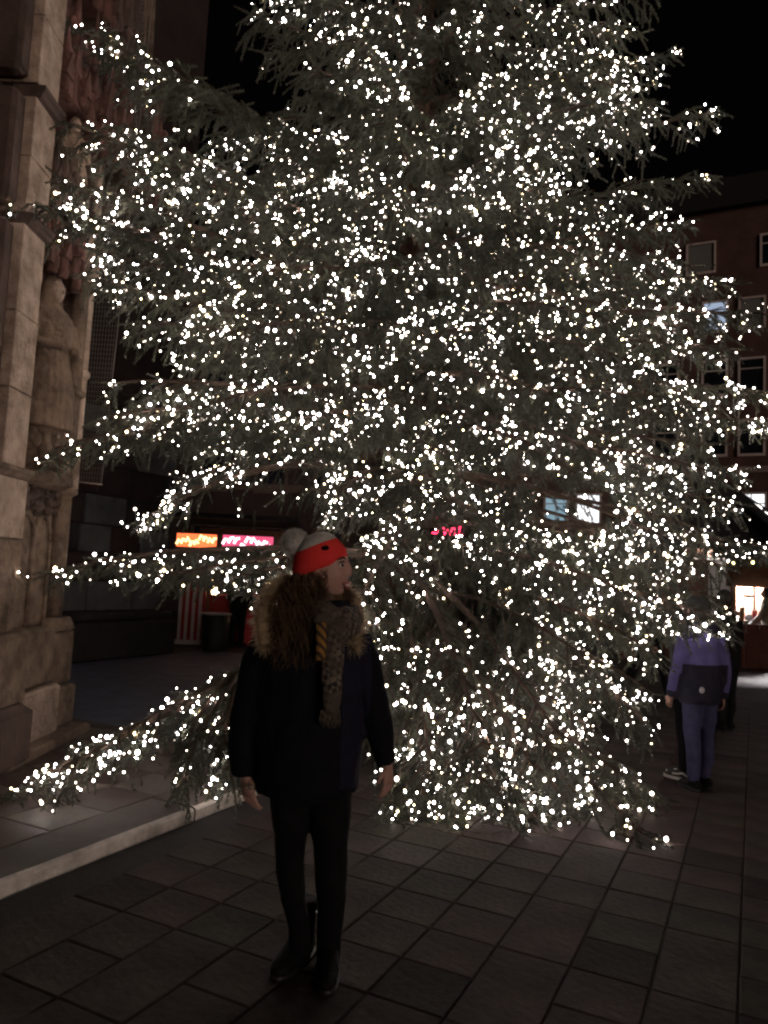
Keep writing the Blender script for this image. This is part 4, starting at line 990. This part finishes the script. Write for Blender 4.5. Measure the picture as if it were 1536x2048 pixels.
k.tube([mc + s_ * .026 - f_ * .012 + u_ * .004, mc + s_ * .010 - u_ * .014 - f_ * .003, mc - s_ * .010 - u_ * .014 - f_ * .003, mc - s_ * .026 - f_ * .012 + u_ * .004], [.002, .006, .006, .002], 8); k.build('lips', M_lip, woman)
k = MB(); k.loft([(mc - f_ * .004 - u_ * .004 + u_ * .005, s_ * .016, f_ * .006), (mc - f_ * .004 - u_ * .009, s_ * .014, f_ * .006)], 10); k.build('teeth', M_white, woman)
# trousers
b = MB()
wl = [.0, .075, .066, .058, .056, .053, .044]
for lg, ws in ((legL, (.088, .074, .060, .056, .050, .046, .047)), (legR, (.090, .078, .068, .064, .057, .050, .050))):
    b.tube([W(x, y, .02 + .12 * max(0, (y - 1640) / 300)) for x, y in lg], list(ws[:6]) + [.040], 14)
b.loft([sec(545, 702, 1600, .10, .02), sec(540, 705, 1540, .12, .02)], 16)
remeshed(b, 'trousers', M_black, woman, .011, .006, 11, 3)
# boots
def boot(ank, toe, h, name='boot'):
    a, t = Vector(ank), Vector(toe); d = (t - a); d.z = 0; L = d.length; d.normalize(); sd_ = Vector((-d.y, d.x, 0))
    b = MB(); a0 = Vector((a.x, a.y, 0))
    b.loft([(a0 + Z * .05, d * .052, sd_ * .044), (a0 + Z * .10, d * .056, sd_ * .048), (a0 + Z * (h * .6), d * .054, sd_ * .05), (a0 + Z * h, d * .056, sd_ * .053)], 16)
    b.loft([(a0 - d * .06 + Z * .055, Z * .05, sd_ * .034), (a0 - d * .03 + Z * .06, Z * .06, sd_ * .041), (a0 + d * .05 + Z * .06, Z * .062, sd_ * .043), (a0 + d * .12 + Z * .042, Z * .042, sd_ * .046), (a0 + d * .17 + Z * .034, Z * .030, sd_ * .040), (a0 + d * .20 + Z * .03, Z * .018, sd_ * .02)], 14)
    o = remeshed(b, name, M_boot, woman, .0095, .003, 20, 2)
    s2 = MB(); s2.loft([(a0 + d * .06 + Z * .0, d * .145, sd_ * .046), (a0 + d * .06 + Z * .022, d * .148, sd_ * .048)], 18, p=2.6); s2.build('sole', M_dark, o)
    k = MB(); k.box(a0 + sd_ * -.054 + Z * (h * .86), (.02, .008, .018), (d, sd_, Z), bev=.003); k.build('buckle', M_metal, o)
    return o
pl_, pr_ = W(601, 1900), W(654, 1920)
boot((pl_.x * 1.045, WY + .20, 0), (pl_.x * 1.045 - .09, WY + .01, 0), .24); boot((pr_.x * 1.03, WY + .14, 0), (pr_.x * 1.03 + .01, WY - .06, 0), .24)
# coat: body and sleeves as one garment
b = MB()
b.loft([sec(512, 716, 1578, .175), sec(508, 722, 1545, .175), sec(505, 726, 1480, .165), sec(506, 724, 1400, .15), sec(508, 724, 1340, .14), sec(512, 730, 1295, .13), sec(530, 724, 1262, .115), sec(565, 705, 1236, .095), sec(595, 690, 1222, .08)], 28)
b.tube([W(548, 1268), W(522, 1330), W(504, 1410), W(492, 1480), W(488, 1553)], [.072, .075, .073, .066, .055], 16)
b.tube([W(712, 1272), W(732, 1330), W(748, 1405), W(762, 1470), W(775, 1530)], [.062, .062, .056, .048, .040], 16)
c_mid = W(690, 1400).x
def coat_pick(c):
    x, y = proj(c); return 1 if (x > 688 - (y - 1300) * .03 and x < 742 and y > 1262 and c.y < WY + .1 and y < 1576) else 0  # this stretch of the coat front takes the lighter navy
coat = remeshed(b, 'coat', [M_coat, M_coat_navy], woman, .0125, .012, 7, 3, coat_pick)
k = MB(); k.loft([sec(596, 700, 1236, .085), sec(590, 704, 1215, .09), sec(598, 698, 1200, .085)], 20); k.build('collar', M_coat, coat)
# hood lying on the shoulders, its rim of tan fur
def furry(name, path, r_in, r_out, n, m, parent, seed):
    rn = random.Random(seed); k = MB(); k.tube(path, [r_in] * len(path), 8)
    for i in range(n):
        t = rn.random() * (len(path) - 1); i0 = int(t); p = path[i0].lerp(path[min(i0 + 1, len(path) - 1)], t - i0)
        d = Vector((rn.gauss(0, 1), rn.gauss(0, 1), rn.gauss(0, 1) - .25)).normalized(); w = d.orthogonal().normalized() * .0018
        a = p + d * r_in * .8; e = p + d * rn.uniform(r_in * 1.15, r_out) + Vector((rn.uniform(-.006, .006), 0, -.006)); mdl = (a + e) / 2 + Vector((rn.uniform(-.004, .004), 0, .004))
        k.add([a + w, a - w, mdl - w * .7, mdl + w * .7, e], [(0, 1, 2, 3), (3, 2, 4)])
    return k.build(name, m, parent)
def spline(pts, n=40):
    out = []
    for i in range(n):
        t = i / (n - 1) * (len(pts) - 1); k0 = min(int(t), len(pts) - 2); f = t - k0
        p0, p1, p2, p3 = pts[max(k0 - 1, 0)], pts[k0], pts[k0 + 1], pts[min(k0 + 2, len(pts) - 1)]
        out.append(.5 * ((2 * p1) + (p2 - p0) * f + (2 * p0 - 5 * p1 + 4 * p2 - p3) * f * f + (3 * p1 - p0 - 3 * p2 + p3) * f ** 3))
    return out
furry('fur_trim', spline([W(532, 1290, -.10), W(524, 1235, -.06), W(538, 1190, 0), W(566, 1164, .06), W(610, 1165, .13), W(660, 1170, .16), W(698, 1190, .13), W(714, 1228, .06), W(716, 1268, -.02), W(704, 1292, -.08)], 60), .026, .066, 6500, M_fur, coat, 21)
k = MB(); k.loft([sec(540, 712, 1285, .10, .06), sec(540, 716, 1235, .11, .09), sec(560, 700, 1195, .09, .10)], 20); k.build('hood', M_coat, coat)
# hat, tilted back
def hsec(l, ly, r, ry, bd, dy=0.0):
    a, c = W(l, ly, dy), W(r, ry, dy); return ((a + c) / 2, (c - a) / 2, Vector((0, bd, 0)))
k = MB(); k.loft([hsec(588, 1157, 692, 1121, .088), hsec(584, 1146, 695, 1112, .096), hsec(585, 1132, 693, 1098, .098), hsec(588, 1112, 676, 1078, .092), hsec(590, 1108, 672, 1075, .084)], 32); hat = k.build('hat', M_hatred, woman)
k = MB(); k.loft([hsec(590, 1110, 674, 1076, .089), hsec(594, 1097, 668, 1070, .084), hsec(602, 1084, 658, 1065, .066), hsec(612, 1075, 646, 1063, .04), hsec(624, 1069, 634, 1065, .01)], 32); k.build('hat_crown', M_hatgrey, hat)
k = MB(); pc = W(590, 1087, .0); k.ball(pc, .052, 18, 12)
rr_ = random.Random(4)
for q in range(2600):
    d = Vector((rr_.gauss(0, 1), rr_.gauss(0, 1), rr_.gauss(0, 1))).normalized(); w = d.orthogonal().normalized() * .0016
    k.add([pc + d * .044 + w, pc + d * .044 - w, pc + d * rr_.uniform(.057, .068)], [(0, 1, 2)])
k.build('pompom', M_hatgrey, hat)
k = MB(); e0 = W(650, 1096, -.093); k.loft([(e0 + Vector((0, .012, 0)), (.016, 0, .002), (-.001, 0, .011)), (e0 - Vector((0, .002, 0)), (.014, 0, .002), (-.001, 0, .009))], 12); k.build('emblem', M_black, hat)
# hair: long wavy strands from under the hat
def strands(n, seed, roots, ends, wave=.018, rad=.0024, m=M_hair, name='hair', parent=woman):
    r = random.Random(seed); hb = MB()
    for i in range(n):
        t = r.random(); a = roots(t, r); c = ends(t, r); mid = ends(t, r) * .35 + a * .65 + Vector((0, 0, .03))
        ph = r.uniform(0, 6.28); fr = r.uniform(2.2, 4.0); pts = []
        o1 = (c - a).orthogonal().normalized(); o2 = (c - a).normalized().cross(o1)
        for q in range(15):
            s = q / 14; p = a * (1 - s) ** 2 + mid * 2 * s * (1 - s) + c * s * s
            am = wave * min(1, s * 2); pts.append(p + o1 * (am * math.sin(ph + s * fr * 6.28)) + o2 * (am * math.cos(ph + s * fr * 6.28)))
        hb.tube(pts, [rad * (1 - .6 * q / 14) for q in range(15)], 3, caps=False)
    o = hb.build(name, m, parent); return o
strands(900, 1, lambda t, r: W(592 + 60 * t + r.uniform(-4, 4), 1150 - 18 * t + r.uniform(-4, 4), r.uniform(-.07, .07)),
        lambda t, r: W(548 + 92 * t ** 1.2 + r.uniform(-14, 14), 1285 + r.uniform(-75, 60), r.uniform(-.18, -.07)), .021, .0019)
strands(520, 2, lambda t, r: W(640 + 26 * t + r.uniform(-5, 5), 1150 - 8 * t, r.uniform(.07, .10)),
        lambda t, r: W(696 + r.uniform(-12, 14), 1235 + r.uniform(-45, 45), r.uniform(.02, .10)), .016, .0019, name='hair')
k = MB(); k.loft([sec(560, 690, 1275, .06, .03), sec(562, 690, 1230, .085, .03), sec(570, 690, 1185, .085, .03), sec(592, 662, 1150, .075, .03)], 18)
rm = k; remeshed(rm, 'hair', M_hair, woman, .016, .02, 16, 2)
# scarf: loops at the neck, hanging tail with fringe
b = MB()
for i, (py, rx, ry, dy, th) in enumerate(((1224, 42, .10, -.02, .030), (1244, 46, .115, -.03, .034), (1266, 43, .12, -.03, .032))):
    ring = [W(662, py, dy) + Vector((rx * WY / FPX * math.cos(t), ry * math.sin(t), .016 * math.sin(2 * t + i) - .012 * math.sin(t))) for t in [2 * math.pi * q / 22 for q in range(23)]]
    b.tube(ring, [th * (1 + .18 * math.sin(q * 1.7 + i)) for q in range(23)], 10)
b.loft([sec(640, 690, 1250, .03, -.155), sec(636, 684, 1290, .026, -.165), sec(640, 682, 1340, .022, -.175), sec(644, 676, 1385, .02, -.185), sec(646, 680, 1425, .018, -.19)], 16)
b.loft([sec(664, 696, 1255, .025, -.14), sec(668, 694, 1300, .02, -.16), sec(666, 686, 1360, .02, -.18), sec(660, 682, 1410, .016, -.19)], 12)
sc = remeshed(b, 'scarf', M_scarf, woman, .0095, .012, 13, 2)
k = MB(); k.loft([sec(631, 652, 1245, .012, -.188), sec(632, 653, 1290, .012, -.198), sec(630, 650, 1320, .010, -.203)], 12); k.build('stripe', M_ochre, sc)
k = MB()
for i in range(34):
    x = 642 + i * 1.15; k.tube([W(x, 1420, -.19), W(x + random.uniform(-3, 3), 1438, -.192), W(x + random.uniform(-5, 5), 1452 + random.uniform(-6, 5), -.192)], .0022, 4)
k.build('fringe', M_scarf, sc)
k = MB(); k.tube([W(499 + 7 * math.cos(t), 1574 + 7 * math.sin(t) * .6, -.085) for t in [2 * math.pi * q / 12 for q in range(13)]], .003, 6); k.build('ring', M_metal, woman)

# ---- the others: built from joints in their own frame
def figure(base, h, yaw, label, top, bottom, shoe, hairm, stride=0.0, arms=((.03, .02), (.03, .02)), bend=.02, headyaw=0.0, cap=None, yoke=None, shoe2=None, group=None, broad=1.0):
    B0 = Vector(base); k = h / 1.7
    f = Vector((-math.sin(yaw), math.cos(yaw), 0)); s_ = Vector((math.cos(yaw), math.sin(yaw), 0))     # s_: own right side
    ps = thing('person', B0, label, 'person', group)
    q = lambda x, y, z: B0 + s_ * (x * k) + f * (y * k) + Z * (z * k)
    hipz, shz = .88, 1.38
    legs = []
    for sg in (-1, 1):
        st = stride * sg; foot = q(.085 * sg, .30 * st, .08); knee = q(.09 * sg, .16 * st + .03 * abs(stride), .48); legs.append((q(.085 * sg, 0, hipz), knee, foot, st))
    armj = []
    for sg, (fw, out) in zip((-1, 1), arms):
        sh = q(.165 * sg * broad, 0, shz - .03); el = q((.21 + out) * sg * broad, fw * 1.2 - .02, 1.08); wr = q((.21 + out * 1.4) * sg * broad, fw * 4 + .03, .82); armj.append((sh, el, wr))
    b = MB()
    b.loft([(q(0, 0, .82), s_ * .15 * k, f * .10 * k), (q(0, 0, 1.05), s_ * .135 * k, f * .09 * k), (q(0, bend, 1.3), s_ * .165 * k, f * .1 * k), (q(0, bend, 1.42), s_ * .1 * k, f * .07 * k), (q(0, bend, 1.46), s_ * .055 * k, f * .055 * k), (q(0, bend + .01, 1.56), s_ * .05 * k, f * .05 * k)], 16)
    for h_, kn, ft, st in legs: b.tube([h_, kn, ft], [.08 * k, .055 * k, .038 * k], 10)
    for sh, el, wr in armj: b.tube([sh, el, wr], [.05 * k, .042 * k, .03 * k], 10)
    hf_ = Vector((-math.sin(yaw + headyaw), math.cos(yaw + headyaw), 0)); hc_ = q(0, bend + .025, 1.585)
    tmp = MB(); head(tmp, hc_, hf_, Z, k * .97, 36, 28)
    for (sh, el, wr), sg in zip(armj, (-1, 1)):
        d = (wr - el).normalized(); hand(tmp, wr + d * .01, d, s_ * sg, f, k * .85, .6)
    remeshed(b, 'body', M_skin, ps, .018, smooth=1, extra=tmp)
    b = MB()
    for h_, kn, ft, st in legs: b.tube([h_ + Z * .02, (h_ + kn) / 2, kn, (kn + ft) / 2 - f * .01, ft + Z * .0], [.10 * k, .088 * k, .07 * k, .064 * k, .056 * k], 12)
    b.loft([(q(0, 0, .80), s_ * .165 * k, f * .115 * k), (q(0, 0, .97), s_ * .15 * k, f * .11 * k)], 14)
    remeshed(b, 'trousers', bottom, ps, .017, .006, 9, 2)
    b = MB()
    b.loft([(q(0, 0, .76), s_ * .195 * k * broad, f * .14 * k), (q(0, 0, .9), s_ * .20 * k * broad, f * .145 * k), (q(0, 0, 1.1), s_ * .19 * k * broad, f * .14 * k), (q(0, bend, 1.3), s_ * .205 * k * broad, f * .135 * k), (q(0, bend, 1.40), s_ * .145 * k * broad, f * .11 * k), (q(0, bend, 1.47), s_ * .085 * k, f * .085 * k), (q(0, bend, 1.50), s_ * .07 * k, f * .075 * k)], 20)
    for sh, el, wr in armj: b.tube([sh, (sh + el) / 2, el, (el + wr) / 2, wr + (wr - el) * .06], [.075 * k, .074 * k, .066 * k, .06 * k, .05 * k], 12)
    pick = None
    if yoke:
        def pick(c):
            ez = (c.z - B0.z) / k; lat = abs((c - B0).dot(s_)) / k
            if ez > yoke or (lat > .232 and ez > .86): return 1
            return 0
    jk = remeshed(b, 'jacket', top if isinstance(top, list) else [top], ps, .016, .010, 8, 2, pick)
    for h_, kn, ft, st in legs:
        a0 = Vector((ft.x, ft.y, max(0, ft.z - .08 * k))); b = MB(); fs = f
        b.loft([(a0 - fs * .07 * k + Z * .05 * k, Z * .042 * k, s_ * .032 * k), (a0 + Z * .06 * k, Z * .06 * k, s_ * .045 * k), (a0 + fs * .08 * k + Z * .045 * k, Z * .045 * k, s_ * .045 * k), (a0 + fs * .16 * k + Z * .035 * k, Z * .03 * k, s_ * .042 * k), (a0 + fs * .19 * k + Z * .03 * k, Z * .016 * k, s_ * .02 * k)], 14)
        b.loft([(a0 + Z * .05 * k, f * .05 * k, s_ * .045 * k), (a0 + Z * .13 * k, f * .05 * k, s_ * .048 * k)], 12)
        so = b.build('shoe', shoe, ps)
        b = MB(); b.loft([(a0 + fs * .06 * k + Z * .001, fs * .145 * k, s_ * .046 * k), (a0 + fs * .06 * k + Z * .028 * k, fs * .148 * k, s_ * .05 * k)], 16, p=2.6); b.build('sole', shoe2 or M_dark, so)
        if shoe2:
            for sg in (-1, 1):
                b = MB(); b.tube([a0 + s_ * (.047 * sg * k) + fs * x * k + Z * z * k for x, z in ((-.05, .05), (.0, .075), (.05, .06), (.10, .055))], .008 * k, 6); b.build('stripe', shoe2, so)
    b = MB(); b.ball(hc_ + Z * .022 * k - hf_ * .014 * k, (.105 * k, .088 * k, .122 * k), 20, 14, 0, (hf_, Z.cross(hf_), Z), lambda t, ph: 1.0 if (ph > .35 or abs((t + math.pi) % 6.2832 - math.pi) > 1.15) else .86)
    b.build('hair', hairm, ps)
    if cap:
        b = MB(); b.loft([(hc_ + Z * .03 * k, hf_ * .112 * k, s_ * .095 * k), (hc_ + Z * .075 * k, hf_ * .113 * k, s_ * .097 * k), (hc_ + Z * .115 * k, hf_ * .09 * k, s_ * .08 * k), (hc_ + Z * .145 * k, hf_ * .045 * k, s_ * .04 * k)], 20); b.build('cap', cap, ps)
    return ps, q, f, s_
kb = G(1398, 1578)
kid, q, f, s_ = figure((kb.x, kb.y, 0), 1.50, .25, 'child seen from behind in a two-tone purple and navy jacket', [M_navy, M_purple], M_jean, M_boot, M_hair2, .12, ((.02, .01), (.0, .04)), .02, .2, M_dkjack, 1.12)
k = MB(); c = q(-.10, -.15, .90); k.loft([(c, s_ * .022, Z * .026), (c - f * .012, s_ * .019, Z * .022)], 10); k.build('reflective_patch', M_reflect, kid)
k = MB(); k.loft([(q(0, -.06, 1.40), s_ * .13, f * .07), (q(0, -.075, 1.45), s_ * .12, f * .075), (q(0, -.05, 1.50), s_ * .09, f * .06)], 16); k.build('hood', M_navy, kid)
kd = G(1347, 1556)
figure((kd.x + .10, kd.y, 0), 1.47, .75, 'child in a charcoal jacket and white soled trainers behind the purple one', M_dkjack, M_black, M_dkjack, M_hair2, .1, ((.01, -.03), (.01, -.03)), .02, .3, None, None, M_white)
sb_ = G(1292, 1412)
figure((sb_.x, sb_.y, 0), 1.72, -1.15, 'person in dark clothes striding past behind the tree', M_black, M_black, M_boot, M_hair2, 1.15, ((.06, .02), (-.03, .02)), .03)
pk = G(1450, 1500); figure((P(1452, 1300, 8.6).x, 8.6, 0), 1.58, .4, 'person in a black coat standing beyond the purple jacket', M_black, M_black, M_boot, M_hair2, .1)
lp = G(472, 1294); figure((lp.x, lp.y, 0), 1.7, -.4, 'person in dark clothes waiting beside the litter bin', M_black, M_black, M_boot, M_hair2, .15)
sp = o_r + ax_r[0] * .60 + ax_r[1] * -.5
figure((sp.x, sp.y, 0), 1.70, .7, 'person with dark hair in a pale knit at the lit hut counter', M_pale, M_black, M_boot, M_hair2, .1, ((.09, .02), (.08, .02)), .03, .4)
